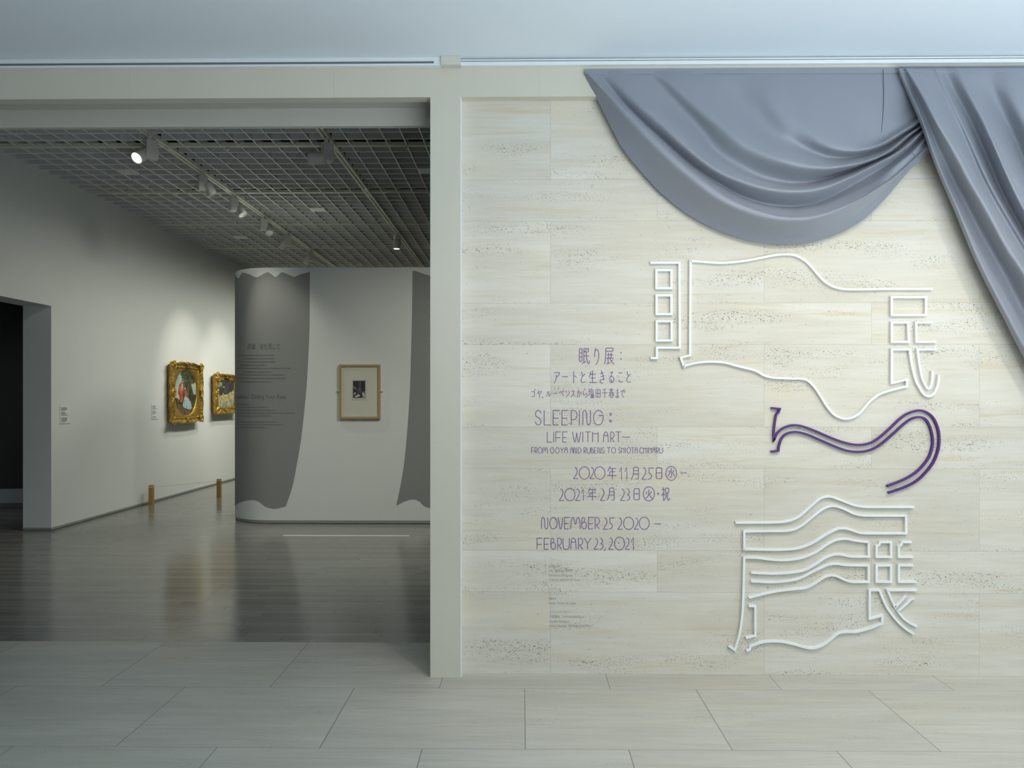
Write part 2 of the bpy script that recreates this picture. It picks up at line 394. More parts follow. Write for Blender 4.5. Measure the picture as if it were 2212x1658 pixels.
# lobby enclosure behind and beside the camera, with its window openings
boxes('wall_lobby_left', M['white_paint'], (-8.2, -8, -6, YG, 0, 4.7))
boxes('wall_lobby_right', M['white_paint'], (6.6, 6.7, -6, -.7, 0, ZC), (6.6, 6.7, 3.1, 4.5, 0, ZC), (6.6, 6.7, -.7, 3.1, 0, .35), (6.6, 6.7, -.7, 3.1, 3.15, ZC))
boxes('wall_lobby_back', M['white_paint'], (-8, -1, -5.1, -5, 0, ZC), (5.8, 6.6, -5.1, -5, 0, ZC), (-1, 5.8, -5.1, -5, 0, .3), (-1, 5.8, -5.1, -5, 3.0, ZC))

# louvre ceiling of the gallery, with the lighting rails set into it
MOD = 1.685; CELL = MOD/9.0; RH = .085
XT = [-3.587, -3.587+MOD]                     # the two long tracks
YC0 = 7.475                                   # one of the cross rails
GAP = [(XL, XT[0]-.038), (XT[0]+.038, XT[1]-.038), (XT[1]+.038, 3.2)]
m = MB(); mE = MB()
k = -18
while True:
    x = XT[0]+k*CELL
    if x > 3.1: break
    if x > XL and k % 9: m.box(x-.0035, x+.0035, 4.29, 16.2, ZG+.006, ZG+RH); mE.box(x-.005, x+.005, 4.29, 16.2, ZG, ZG+.006)
    k += 1
k = -17
while True:
    y = YC0+k*CELL
    if y > 16.1: break
    if y > 4.3 and k % 9: [(m.box(p, q, y-.0035, y+.0035, ZG+.007, ZG+RH-.001), mE.box(p, q, y-.005, y+.005, ZG+.0004, ZG+.0055)) for p, q in GAP]
    k += 1
grid = struct('ceiling_gallery', m, M['grid']); obj('louvre_lit_edges', mE, M['grid_lit_edge'], grid)
m = MB()
for k in range(-1, 6):
    y = YC0+k*MOD
    for p, q in GAP:
        m.box(p, q, y-.024, y-.007, ZG-.004, ZG+.032); m.box(p, q, y+.007, y+.024, ZG-.004, ZG+.032); m.box(p, q, y-.007, y+.007, ZG+.012, ZG+.03)
for k in range(2, 4):
    x = XT[0]+k*MOD; m.box(x-.03, x+.03, 4.29, 16.2, ZG-.002, ZG+.03)
obj('cross_rails', m, M['track'], grid)
boxes('ceiling_plenum', M['black'], (-10, 3.4, 4.25, 16.4, 4.68, 4.8))
names = [('long enamelled lighting track running over the left part of the gallery, carrying six spotlights', XT[0]),
         ('long enamelled lighting track nearer the column, carrying two spotlights', XT[1])]
for lab, x in names:
    t = thing('lighting_track', lab, 'lighting track', (x, 10.4, ZG), 'long tracks in the gallery ceiling')
    m = MB(); m.box(x-.036, x-.010, 4.3, 16.1, ZG-.010, ZG+.032); m.box(x+.010, x+.036, 4.3, 16.1, ZG-.010, ZG+.032)
    m.box(x-.010, x+.010, 4.3, 16.1, ZG+.020, ZG+.032); obj('profile', m, M['track'], t)
    for k in range(0, 5):
        for d in (-.11, .11):
            m = MB(); y = YC0+k*MOD+d; m.box(x-.0095, x+.0095, y-.08, y+.08, ZG-.006, ZG+.019); obj('coupler', m, M['rail_cream'], t)

# free-standing partition with a rounded end, painted with a grey curtain
YC = 8.94; XTAN = onY(581, 900, YC).x; RP = .60; ZP = onY(733, 577.2, YC).z
def arc(s, off=0.0):
    """point on the partition's front skin; s is length along it, equal to x on the flat part"""
    if s >= XTAN: return (s, YC-off)
    p = (XTAN-s)/RP; r = RP+off
    return (XTAN-r*math.sin(p), YC+RP-r*math.cos(p))
def plan(inset):
    P = [(2.6, YC+inset), (2.58, YC+inset), (XTAN+.02, YC+inset), (XTAN, YC+inset)]; r = RP-inset
    P += [(XTAN-r*math.sin(a), YC+RP-r*math.cos(a)) for a in [math.pi*i/36 for i in range(1, 36)]]
    P += [(XTAN, YC+2*RP-inset), (XTAN+.02, YC+2*RP-inset), (2.58, YC+2*RP-inset), (2.6, YC+2*RP-inset)]; return P
m = MB(); P = plan(0); m.smooth = True; m.ring([[(x, y, .04) for x, y in P], [(x, y, ZP) for x, y in P]], True)
m.smooth = False; m.add([(x, y, ZP) for x, y in P], [tuple(range(len(P)))]); m.add([(x, y, .04) for x, y in P], [tuple(range(len(P)-1, -1, -1))])
part = struct('wall_partition', m, M['white_paint'])
m = MB(); P = plan(.004); Q = plan(.014); m.ring([[(x, y, 0) for x, y in Q], [(x, y, .010) for x, y in Q], [(x, y, .010) for x, y in P], [(x, y, .04) for x, y in P]], True, True)
struct('baseboard_partition', m, M['base_metal'])
def px2s(px, py):                              # picture -> (length along skin, height)
    p = onY(px, py, YC)
    if p.x >= XTAN: return p.x, p.z
    lo, hi = XTAN-RP*1.205, XTAN
    for _ in range(40):
        s = (lo+hi)/2; x, y = arc(s); d = -FW[1]*0+(x*FW[0]+y*FW[1]); q = CXP+F*(x*RT[0]+y*RT[1])/d
        if q < px: lo = s
        else: hi = s
    x, y = arc(lo); d = x*FW[0]+y*FW[1]
    return lo, EYE+(HYP-py)*d/F
def interp(T, x):
    if x <= T[0][0]: return T[0][1]
    for a, b in zip(T, T[1:]):
        if x <= b[0]: return a[1]+(b[1]-a[1])*(x-a[0])/((b[0]-a[0]) or 1)
    return T[-1][1]
def painted(name, top, bot, edge, side):
    T = catmull([px2s(*p) for p in top], .1); B = catmull([px2s(*p) for p in bot], .1); E = catmull([px2s(*p) for p in edge], .1)
    s0 = min(T[0][0], B[0][0], min(e[0] for e in E)); s1 = max(T[-1][0], B[-1][0], max(e[0] for e in E))
    n = 170; r0 = []; r1 = []
    Es = sorted(E)
    for i in range(n+1):
        s = s0+(s1-s0)*i/n
        hi = interp(T, s); lo = interp(B, s)
        if side == 'R' and s > B[-1][0]: lo = max(lo, interp(Es, s))
        if side == 'L':
            if s < T[0][0]: hi = interp(Es, s)
        hi = max(hi, lo+.0005)
        x, y = arc(s, .002); r0.append((x, y, lo)); r1.append((x, y, hi))
    m = MB(); m.smooth = True; m.grid([r0, r1]); return obj(name, m, M['grey_paint'], part, fix=False)
top1 = [(505.9, 593), (508.5, 594.5), (515.5, 600.5), (519, 595), (523, 589.5), (527, 589), (538, 592), (553.5, 598.5), (563.6, 594.7), (577.5, 588), (586.4, 592), (595, 597.8), (601.6, 593.5), (609, 588), (622, 592), (635.8, 597.5), (649.7, 592), (669.7, 587)]
bot1 = [(506.4, 1093), (523, 1083), (543, 1079), (558.5, 1082), (571, 1092), (583.8, 1097), (596.5, 1097.8), (617.5, 1093)]
edge1 = [(669.7, 587), (668.7, 697), (665.7, 773), (661, 849), (651.5, 940), (642, 998), (632, 1049), (617.5, 1093)]
painted('painted_curtain', top1, bot1, edge1, 'R')
top2 = [(891, 585), (898, 585), (910.6, 589.7), (928, 594.7), (945, 592), (965, 587), (985, 593), (1010, 588)]
bot2 = [(856, 1092), (875, 1082), (891.6, 1078), (905.5, 1082), (915.7, 1092), (927, 1096), (945, 1097), (970, 1088), (1010, 1092)]
edge2 = [(891, 585), (890.4, 672), (887.8, 773), (885.3, 849), (879, 940), (872.6, 1003), (865, 1049), (856, 1092)]
painted('painted_curtain', top2, bot2, edge2, 'L')

# rails along the corner of the lobby ceiling
xj0 = onY(953, 130, 3.985).x; xj1 = onY(995.5, 130, 3.985).x
t = thing('ceiling_rail', 'pale enamelled rail with a dark slot along the ceiling corner, left of the cream connector', 'ceiling rail', (-3, 4.0, ZC-.046))
y0 = 3.985; m = MB(); m.box(-8, xj0, y0, YB-.001, ZC-.022, ZC-.001); m.box(-8, xj0, y0, YB-.001, ZC-.046, ZC-.035)
obj('profile', m, M['rail_white'], t)
m = MB(); m.box(-8, xj0-.04, y0+.006, YB-.001, ZC-.035, ZC-.022); obj('slot', m, M['slot_grey'], t)
m = MB(); m.box(xj0-.04, xj0, y0-.001, YB-.001, ZC-.035, ZC-.022); obj('end_stop', m, M['rail_white'], t)
m = MB(); m.box(xj0, xj1, 3.972, YB-.001, ZC-.048, ZC-.001)
c = obj('rail_connector', m, M['rail_cream']); tag(c, 'cream box connector joining the two ceiling rails above the column', 'connector')
t = thing('ceiling_rail', 'slim white double-lipped rail along the ceiling corner above the grey drapery', 'ceiling rail', (3, 4.0, ZC-.044))
m = MB(); m.box(xj1, 6.6, 3.992, YB-.001, ZC-.044, ZC-.024); m.box(xj1, 6.6, 3.992, YB-.001, ZC-.019, ZC-.012); obj('profile', m, M['rail_white'], t)
m = MB(); m.box(xj1, 6.6, 3.996, YB-.001, ZC-.024, ZC-.019); obj('groove', m, M['slot_grey'], t)
# ------------------------------------------------------------------ drapery pinned over the corner of the wall
def depth_at(px, py, off): return onY(px, py, YB-off)
def along(P, n):
    """n+1 points evenly along a smooth curve of (px, py, off)"""
    Q = catmull(P, .05); L = [0]
    for a, b in zip(Q, Q[1:]): L.append(L[-1]+math.hypot(b[0]-a[0], b[1]-a[1]))
    out = []; j = 0
    for i in range(n+1):
        d = L[-1]*i/n
        while j < len(Q)-2 and L[j+1] < d: j += 1
        w = (d-L[j])/((L[j+1]-L[j]) or 1); out.append(tuple(a+(b-a)*w for a, b in zip(Q[j], Q[j+1])))
    return out
def sheet(rows, n, sub, shape=None):
    R = [along(r, n) for r in rows]; out = []
    for i in range(n+1):
        colm = [r[i] for r in R]; out.append(catmull(colm, 1.0/sub))
    k = min(len(c) for c in out)
    return [[out[i][j] for i in range(n+1)] for j in range(k)]
def drape(name, rows, n, sub, parent, mat, wr=None):
    G = sheet(rows, n, sub)
    if wr: G = [[(x, y, d+wr(x, y)) for x, y, d in r] for r in G]
    m = MB(); m.smooth = True
    m.grid([[depth_at(*p) for p in r] for r in G])
    o = obj(name, m, mat, parent, fix=False)
    md = o.modifiers.new('thickness', 'SOLIDIFY'); md.thickness = .003; md.offset = -1
    return o, G
# every row runs from the hem to the gather; third number is how far the cloth stands out from the beam
def prof(pts, d0, d1, d2):
    n = len(pts); out = []
    for i, (x, y) in enumerate(pts):
        t = i/(n-1)
        d = d0+(d1-d0)*min(1, t/.35)**.8 if t < .35 else d1+(d2-d1)*max(0, (t-.72)/.28)
        out.append((x, y, d))
    return out
E_ = [(1263.5, 160), (1272, 180), (1290, 215), (1316, 268), (1345, 322), (1382, 368), (1420, 410), (1460, 445), (1500, 472.5), (1550, 498), (1600, 515.5), (1650, 526), (1703, 528.5), (1750, 524), (1795, 511), (1835, 493), (1868, 472), (1905, 437), (1938, 399), (1970, 363), (2016, 320)]
E2 = [(1263.6, 158), (1276, 180), (1298, 215), (1326, 265), (1357, 313), (1394, 355), (1434, 397), (1474, 430), (1514, 457), (1562, 481), (1610, 498), (1658, 508), (1703, 510), (1747, 507), (1790, 496), (1830, 478), (1862, 457), (1899, 425), (1935, 389), (1968, 354), (2014, 316)]
R1 = [(1264, 155), (1280, 170), (1313, 203), (1357, 245), (1411, 298.5), (1460, 345), (1509, 386), (1557.5, 420.7), (1606, 445), (1667, 464.6), (1721, 471), (1770, 466), (1831, 444), (1892, 410), (1941, 373.6), (1977, 342), (2012, 310)]
V0 = [(1270, 154), (1290, 176), (1322, 206), (1370, 251), (1425, 303), (1474, 349), (1524, 390), (1572, 424), (1620, 448), (1680, 464), (1740, 463), (1800, 449), (1860, 426), (1911, 396), (1946, 366.5), (1982, 332), (2000, 309.5), (2010, 299)]
R0 = [(1280, 153), (1300, 178), (1332, 212), (1381, 258), (1436, 309), (1485, 353), (1540, 394), (1589, 424), (1640, 443), (1700, 453), (1760, 447), (1812, 430), (1858, 410), (1890, 394), (1935, 357), (1971, 328.5), (1996, 302), (2008, 290)]
V1 = [(1290, 152), (1312, 180), (1342.6, 218), (1391, 266), (1447.6, 316), (1496.5, 358), (1557.5, 398), (1606, 424), (1667, 441), (1728.5, 443), (1780, 430), (1840, 398), (1887, 371), (1930, 345), (1963, 320), (1992.5, 293.5), (2006, 281)]
R2 = [(1320, 151), (1345, 182), (1377, 219), (1435, 272), (1484, 319), (1545, 366), (1606, 393), (1667, 409), (1728.5, 413), (1780, 405), (1830, 386), (1887, 358), (1941, 328), (1967, 308), (1990, 286.5), (2003, 274)]
V2 = [(1385, 151), (1415, 180), (1460, 228), (1509, 279), (1545, 324), (1594, 357), (1643, 381), (1704, 394), (1760, 391), (1800, 381), (1840, 367), (1890, 347), (1924, 333), (1940, 321), (1965, 297.5), (1987, 280.5), (2000, 271)]
R3 = [(1432, 150), (1460, 178), (1509, 227.7), (1570, 281.4), (1631, 322), (1680, 343), (1728.5, 356), (1785, 362), (1840, 356), (1875, 347), (1903, 336), (1932, 317.5), (1958, 294.5), (1985, 276.5), (1998, 268)]
V3 = [(1545, 149.5), (1577, 185), (1618.6, 236), (1667.5, 284), (1716, 313), (1775, 337), (1818.5, 342), (1850, 338), (1885, 329), (1920, 315), (1946, 298), (1983, 272.5), (1997, 264)]
R4 = [(1640, 149), (1672, 195), (1710, 245), (1752, 287), (1795, 314), (1840, 324), (1875, 321), (1900, 313), (1920, 303), (1950, 284), (1980, 265.5), (1994, 257)]
V4 = [(1745, 148.5), (1770, 190), (1805, 235), (1845, 275), (1885, 298), (1910, 297), (1930, 286), (1952, 273), (1978, 258), (1992, 250)]
T1 = [(1840, 148), (1855, 180), (1875, 215), (1900, 248), (1935, 262), (1978, 250), (1990, 245)]
T2 = [(1905, 147.5), (1915, 175), (1930, 205), (1950, 228), (1975, 236), (1988, 236)]
T3 = [(1970, 147), (1972, 165), (1976, 190), (1980, 212), (1988, 226)]
rows = [prof(E_, .012, -.030, .02), prof(E2, .014, .012, .030), prof(R1, .016, .128, .062), prof(V0, .015, .108, .016), prof(R0, .014, .068, .066), prof(V1, .014, .018, .018), prof(R2, .016, .140, .066), prof(V2, .014, .022, .018), prof(R3, .016, .130, .062), prof(V3, .014, .026, .016),
        prof(R4, .014, .090, .062), prof(V4, .014, .044, .012), prof(T1, .013, .034, .018), prof(T2, .012, .024, .014), prof(T3, .011, .014, .012)]
def between(A, B, w, lift, n=26):            # a row between two others, bulging outwards
    return [(a[0]+(b[0]-a[0])*w, a[1]+(b[1]-a[1])*w, a[2]+(b[2]-a[2])*w+lift*math.sin(math.pi*min(1, i/n*1.25))) for i, (a, b) in enumerate(zip(along(A, n), along(B, n)))]
rows = rows[:2]+[between(rows[1], rows[2], .38, .012), between(rows[1], rows[2], .76, .024)]+rows[2:]
sw = thing('drape_swag', 'grey blue satin swag hanging in curved folds from the white beam', 'drapery', onY(1700, 528, YB))
def ripple(x, y):
    t = max(0, min(1, (y-160)/45)); w = t*math.exp(-max(0, y-300)/60)
    s = x-.42*(y-150)
    return w*(.0055*math.sin(s/17)+.0045*math.sin(s/29+1.3)+.001*math.sin(s/9.5+y/60))*(.55+.45*math.sin(x/83+.5))
cloth, G = drape('cloth', rows, 150, 12, sw, M['fabric'], ripple)
def stitch(name, P, parent, r, mat, off=.004):
    m = MB(); m.tube([onY(x, y, YB-o-off) for x, y, o in P], r, 6); obj(name, m, mat, parent)
m = MB(); m.box(onY(1263.5, 150, YB-.016).x, onY(1984, 150, YB-.016).x, YB-.019, YB-.001, onY(1700, 158, YB-.016).z, onY(1263, 150.2, YB-.016).z)
obj('hem_band', m, M['fabric'], sw)
stitch('stitching', [(x, 158.6-(x-1264)*.0025, .017) for x in range(1266, 1975, 12)], sw, .0011, M['thread'])
stitch('seam', [(1908, 150, .018), (1908.5, 170, .020), (1909, 200, .024), (1908, 240, .030), (1905, 275, .034), (1903, 292, .034)], sw, .0014, M['thread_dark'])
for a, b in (((1920.5, 303), (1921, 313)), ((1932, 314), (1937, 324)), ((1950, 318), (1956, 328)), ((1968, 326), (1976, 337)), ((1992, 318), (1999, 322))):
    stitch('pleat_stitch', [(a[0], a[1], .088), ((a[0]+b[0])/2, (a[1]+b[1])/2, .090), (b[0], b[1], .086)], sw, .0010, M['thread_dark'])
# hanging side panel in front of the swag's gathered end
def pr(pts, d0, d1):
    n = len(pts); return [(x, y, d0+(d1-d0)*min(1, (i/(n-1))/.45)) for i, (x, y) in enumerate(pts)]
L0 = [(1939.5, 147), (1944, 165), (1960, 203), (1985, 260), (2008, 325), (2031, 385), (2059, 450), (2108, 568), (2169, 690), (2213, 776), (2300, 930)]
L0b = [(1943, 147), (1950, 165), (1967, 203), (1992, 260), (2015, 325), (2038, 383), (2067, 448), (2117, 564), (2179, 684), (2226, 768), (2318, 920)]
Va = [(1950, 147), (1960, 168), (1978, 205), (2004, 262), (2028, 318), (2055, 375), (2089, 440), (2122, 505), (2162, 575), (2212, 670), (2330, 890)]
Ra = [(1958, 146.8), (1968, 165), (1985, 195), (2003, 228), (2025, 270), (2048, 308), (2070, 350), (2090, 390), (2124, 448), (2172, 536), (2216, 604), (2345, 830)]
Rb = [(1970, 146.8), (1980, 165), (1998, 195), (2018, 228), (2041, 270), (2062, 305), (2085, 345), (2107, 390), (2142, 452), (2186, 530), (2232, 604), (2355, 800)]
F1 = [(2008, 146.5), (2018, 170), (2035, 205), (2058, 250), (2082, 300), (2104, 348), (2128, 400), (2160, 460), (2205, 535), (2250, 608), (2365, 780)]
F2 = [(2022, 146.5), (2032, 170), (2050, 205), (2072, 250), (2095, 300), (2115, 345), (2138, 395), (2170, 452), (2216, 530), (2262, 606), (2370, 770)]
Vb = [(2040, 146.4), (2050, 170), (2070, 210), (2098, 262), (2118, 305), (2138, 350), (2159, 400), (2186, 455), (2230, 530), (2275, 600), (2378, 750)]
Rc = [(2066, 146.2), (2074, 166), (2092, 203), (2120, 258), (2144, 312), (2168, 368), (2192, 420), (2220, 472), (2265, 545), (2310, 610), (2390, 725)]
Rd = [(2080, 146.2), (2089, 166), (2107, 203), (2134, 258), (2158, 312), (2182, 368), (2208, 420), (2238, 475), (2280, 545), (2325, 610), (2400, 705)]
Vc = [(2130, 146), (2140, 180), (2160, 230), (2185, 285), (2208, 340), (2235, 395), (2265, 450), (2300, 505), (2340, 560), (2400, 640)]
Re = [(2176, 146), (2186, 180), (2202, 225), (2222, 275), (2244, 325), (2268, 375), (2300, 425), (2335, 475), (2400, 560)]
Vd = [(2230, 146), (2242, 190), (2262, 240), (2290, 300), (2325, 360), (2400, 470)]
Rf = [(2300, 146), (2315, 200), (2345, 260), (2400, 350)]
Rg = [(2400, 146), (2400, 170), (2400, 200), (2400, 230)]
rows = [pr(L0, .048, .020), pr(L0b, .056, .060), pr(Va, .055, .040), pr(Ra, .068, .155), pr(Rb, .062, .135), pr(F1, .054, .070), pr(F2, .060, .085), pr(Vb, .052, .040), pr(Rc, .066, .160), pr(Rd, .060, .135), pr(Vc, .052, .050), pr(Re, .064, .14), pr(Vd, .052, .055), pr(Rf, .060, .11), pr(Rg, .05, .055)]
rows = [[(x, y, d+.095*math.exp(-((x-2000)/55)**2-((y-290)/65)**2)) for x, y, d in r] for r in rows]
dp = thing('curtain', 'grey blue satin side panel falling diagonally out of view to the right', 'drapery', onY(2212, 776, YB))
def ripple2(x, y):
    t = max(0, min(1, (y-158)/45)); s = x-.55*(y-150)
    return t*(.006*math.sin(s/13)+.005*math.sin(s/23+2))*math.exp(-max(0, y-330)/160)*min(1, max(0, (s-1962)/40))
drape('cloth', rows, 150, 12, dp, M['fabric'], ripple2)
m = MB(); m.box(onY(1945, 150, YB-.03).x, onY(2398, 150, YB-.03).x, YB-.028, YB-.001, onY(1700, 156, YB-.03).z, onY(1263, 147.5, YB-.03).z)
obj('hem_band', m, M['fabric'], dp)
stitch('stitching', [(x, 154.6+.5*math.sin(x*.2), .064) for x in range(1946, 2210, 8)], dp, .0010, M['thread'])

# ------------------------------------------------------------------ raised sign characters on the stone wall
def wallpt(p, y): return (p[0], y, p[1])
def zoom(ox, oy, sc):
    def g(P, Y): 
        out = []
        for x, z in P:
            q = onY(ox+x/sc, oy+z/sc, Y); out.append((q.x, q.z))
        return out
    return g
YFRONT = YW-.017
def sign(name, label, strokes, mat, hw):
    P = [onY(ox+s[0][0]/sc, oy+s[0][1]/sc, YW) for ox, oy, sc, s, cl in strokes]
    t = thing(name, label, 'sign character', (P[0].x, YW-.008, P[0].z), 'raised characters of the wall title')
    for ox, oy, sc, s, cl in strokes:
        q = zoom(ox, oy, sc)(soft(s, closed=cl), YFRONT); m = MB(); m.bar(q, wallpt, hw, YFRONT, YW-.0005, cl); obj('bar', m, mat, t)
A = (1390, 530, 6.14); B = (1700, 600, 5.18); C = (1640, 840, 5.267); D = (1560, 1050, 4.482)
def cv(src, P, dst): return [((src[0]+x/src[2]-dst[0])*dst[2], (src[1]+y/src[2]-dst[1])*dst[2]) for x, y in P]
def rect(x0, y0, x1, y1): return [(x0, y0), (x1, y0), (x1, y1), (x0, y1)]
Z4 = (1672, 450, 4.094)
big = cv(Z4, [(1403, 711), (1000, 711), (800, 714), (640, 713), (540, 694), (455, 650), (395, 590), (340, 525), (275, 460), (185, 413)], A) + \
      [(1890, 117), (1750, 126), (1570, 161), (1370, 198), (1170, 222), (980, 228), (760, 212), (625, 203), (620, 1455), (496, 1486), (540, 1608), (562, 1588), (720, 1552), (900, 1540), (1080, 1552), (1250, 1598), (1480, 1656), (1602, 1722), (1731, 1752)] + \
      cv(B, [(75, 1126), (150, 1125), (230, 1146), (310, 1220), (390, 1340), (460, 1450), (540, 1535), (640, 1573), (740, 1558), (830, 1498), (930, 1380), (1030, 1305), (1130, 1266), (1343, 1211), (1345, 1135), (1175, 1176), (1176, 799), (1377, 799), (1385, 880), (1410, 1020), (1450, 1160), (1510, 1270), (1546, 1309), (1585, 1322), (1622, 1313), (1653, 1285), (1690, 1200), (1705, 1085)], A)
st = [(*A, [(90, 227), (478, 227), (482, 1354), (179, 1354), (178, 1492), (95, 1492)], False)]
for a, b, c, d in ((172, 325, 371, 565), (174, 661, 372, 908), (176, 1003, 374, 1258)): st.append((*A, rect(a, b, c, d), True))
st += [(*A, big, False), (*B, rect(1174, 214, 1557, 414), True), (*B, [(1175, 498), (1356, 498), (1365, 714), (1175, 714)], True), (*B, [(1632, 498), (1447, 498), (1450, 714), (1672, 714)], False),
       (*B, [(1675, 799), (1463, 799), (1475, 900), (1490, 1000), (1515, 1120), (1550, 1200), (1566, 1227), (1585, 1236), (1603, 1227), (1616, 1200), (1628, 1130), (1632, 1040)], False)]
HW = 2.35/394.5
sign('sign_character', 'large white outlined character at the top of the wall title, under the swag', st, M['sign_white'], HW)
st = [(*C, [(140, 215), (238, 224), (222, 265), (196, 295), (183, 370), (170, 480), (170, 585), (210, 502), (270, 450), (350, 417), (430, 411), (520, 430), (650, 480), (850, 565), (1000, 615), (1130, 635), (1250, 620), (1350, 570), (1480, 460), (1600, 345), (1700, 277), (1830, 242), (1930, 275), (2000, 350), (2045, 470), (2055, 590), (2040, 700), (1990, 830), (1900, 950), (1790, 1050), (1650, 1120), (1475, 1180)], False),
      (*C, [(138, 710), (222, 703), (230, 640), (260, 560), (310, 512), (380, 490), (450, 490), (560, 520), (700, 580), (900, 665), (1030, 705), (1170, 712), (1290, 685), (1400, 620), (1530, 510), (1650, 400), (1740, 338), (1830, 318), (1900, 345), (1950, 430), (1980, 560), (1975, 660), (1940, 770), (1870, 870), (1780, 955), (1650, 1030), (1460, 1105)], False)]
sign('sign_character', 'purple character drawn with two parallel curving bars', st, M['sign_purple'], 2.0/394.5)
D3 = [[(130, 352), (450, 350), (620, 340), (740, 295), (850, 200), (950, 118), (1040, 98), (1130, 125), (1240, 168), (1300, 187), (1360, 197), (1420, 200), (1860, 200)],
      [(65, 1545), (125, 1583), (165, 1450), (190, 1300), (205, 1100), (215, 690), (340, 692), (460, 707), (600, 715), (760, 695), (900, 640), (1020, 560), (1110, 518), (1200, 508), (1290, 525), (1420, 540), (1422, 680), (1250, 680), (1170, 663), (1090, 660), (1000, 690), (910, 750), (800, 810), (680, 833), (500, 845), (280, 836)],
      [(280, 918), (480, 928), (640, 915), (760, 885), (900, 815), (1020, 762), (1100, 750), (1200, 762), (1420, 767), (1420, 925), (1260, 925), (1190, 905), (1110, 870), (1050, 862), (980, 885), (880, 950), (800, 985), (650, 1000), (480, 1025), (258, 1078)],
      [(258, 1158), (322, 1160), (322, 1445), (232, 1470)],
      [(235, 1592), (268, 1580), (275, 1548), (400, 1508), (550, 1502), (680, 1525), (800, 1558), (870, 1568), (950, 1550), (1030, 1500), (1110, 1432), (1170, 1412), (1310, 1408), (1440, 1370), (1552, 1325), (1552, 1252), (1430, 1282), (1430, 1005), (1525, 1005), (1560, 1090), (1610, 1190), (1690, 1295), (1780, 1380), (1858, 1428)],
      [(1838, 540), (1745, 540), (1735, 565), (1713, 582), (1713, 684), (1852, 684)], [(1852, 766), (1713, 766), (1713, 925), (1885, 925)],
      [(1885, 1005), (1605, 1005), (1640, 1090), (1680, 1170), (1780, 1055)], [(1865, 1088), (1832, 1092), (1705, 1210), (1760, 1278), (1830, 1330), (1890, 1355)]]
st = [(*D, s, False) for s in D3]
st += [(*D, [(215, 435), (460, 433), (650, 428), (760, 385), (870, 300), (980, 217), (1070, 190), (1160, 210), (1260, 256), (1310, 273), (1360, 281), (1420, 283), (1783, 283), (1783, 455), (1400, 455), (1350, 452), (1310, 443), (1245, 420), (1180, 407), (1110, 415), (1000, 470), (880, 545), (740, 598), (560, 614), (400, 612), (215, 610)], True),
       (*D, [(1530, 540), (1637, 540), (1637, 683), (1497, 683), (1497, 580), (1522, 566)], True), (*D, rect(1497, 766, 1637, 924), True)]
sign('sign_character', 'large white outlined character with rippling bars, lowest of the wall title', st, M['sign_white'], HW)
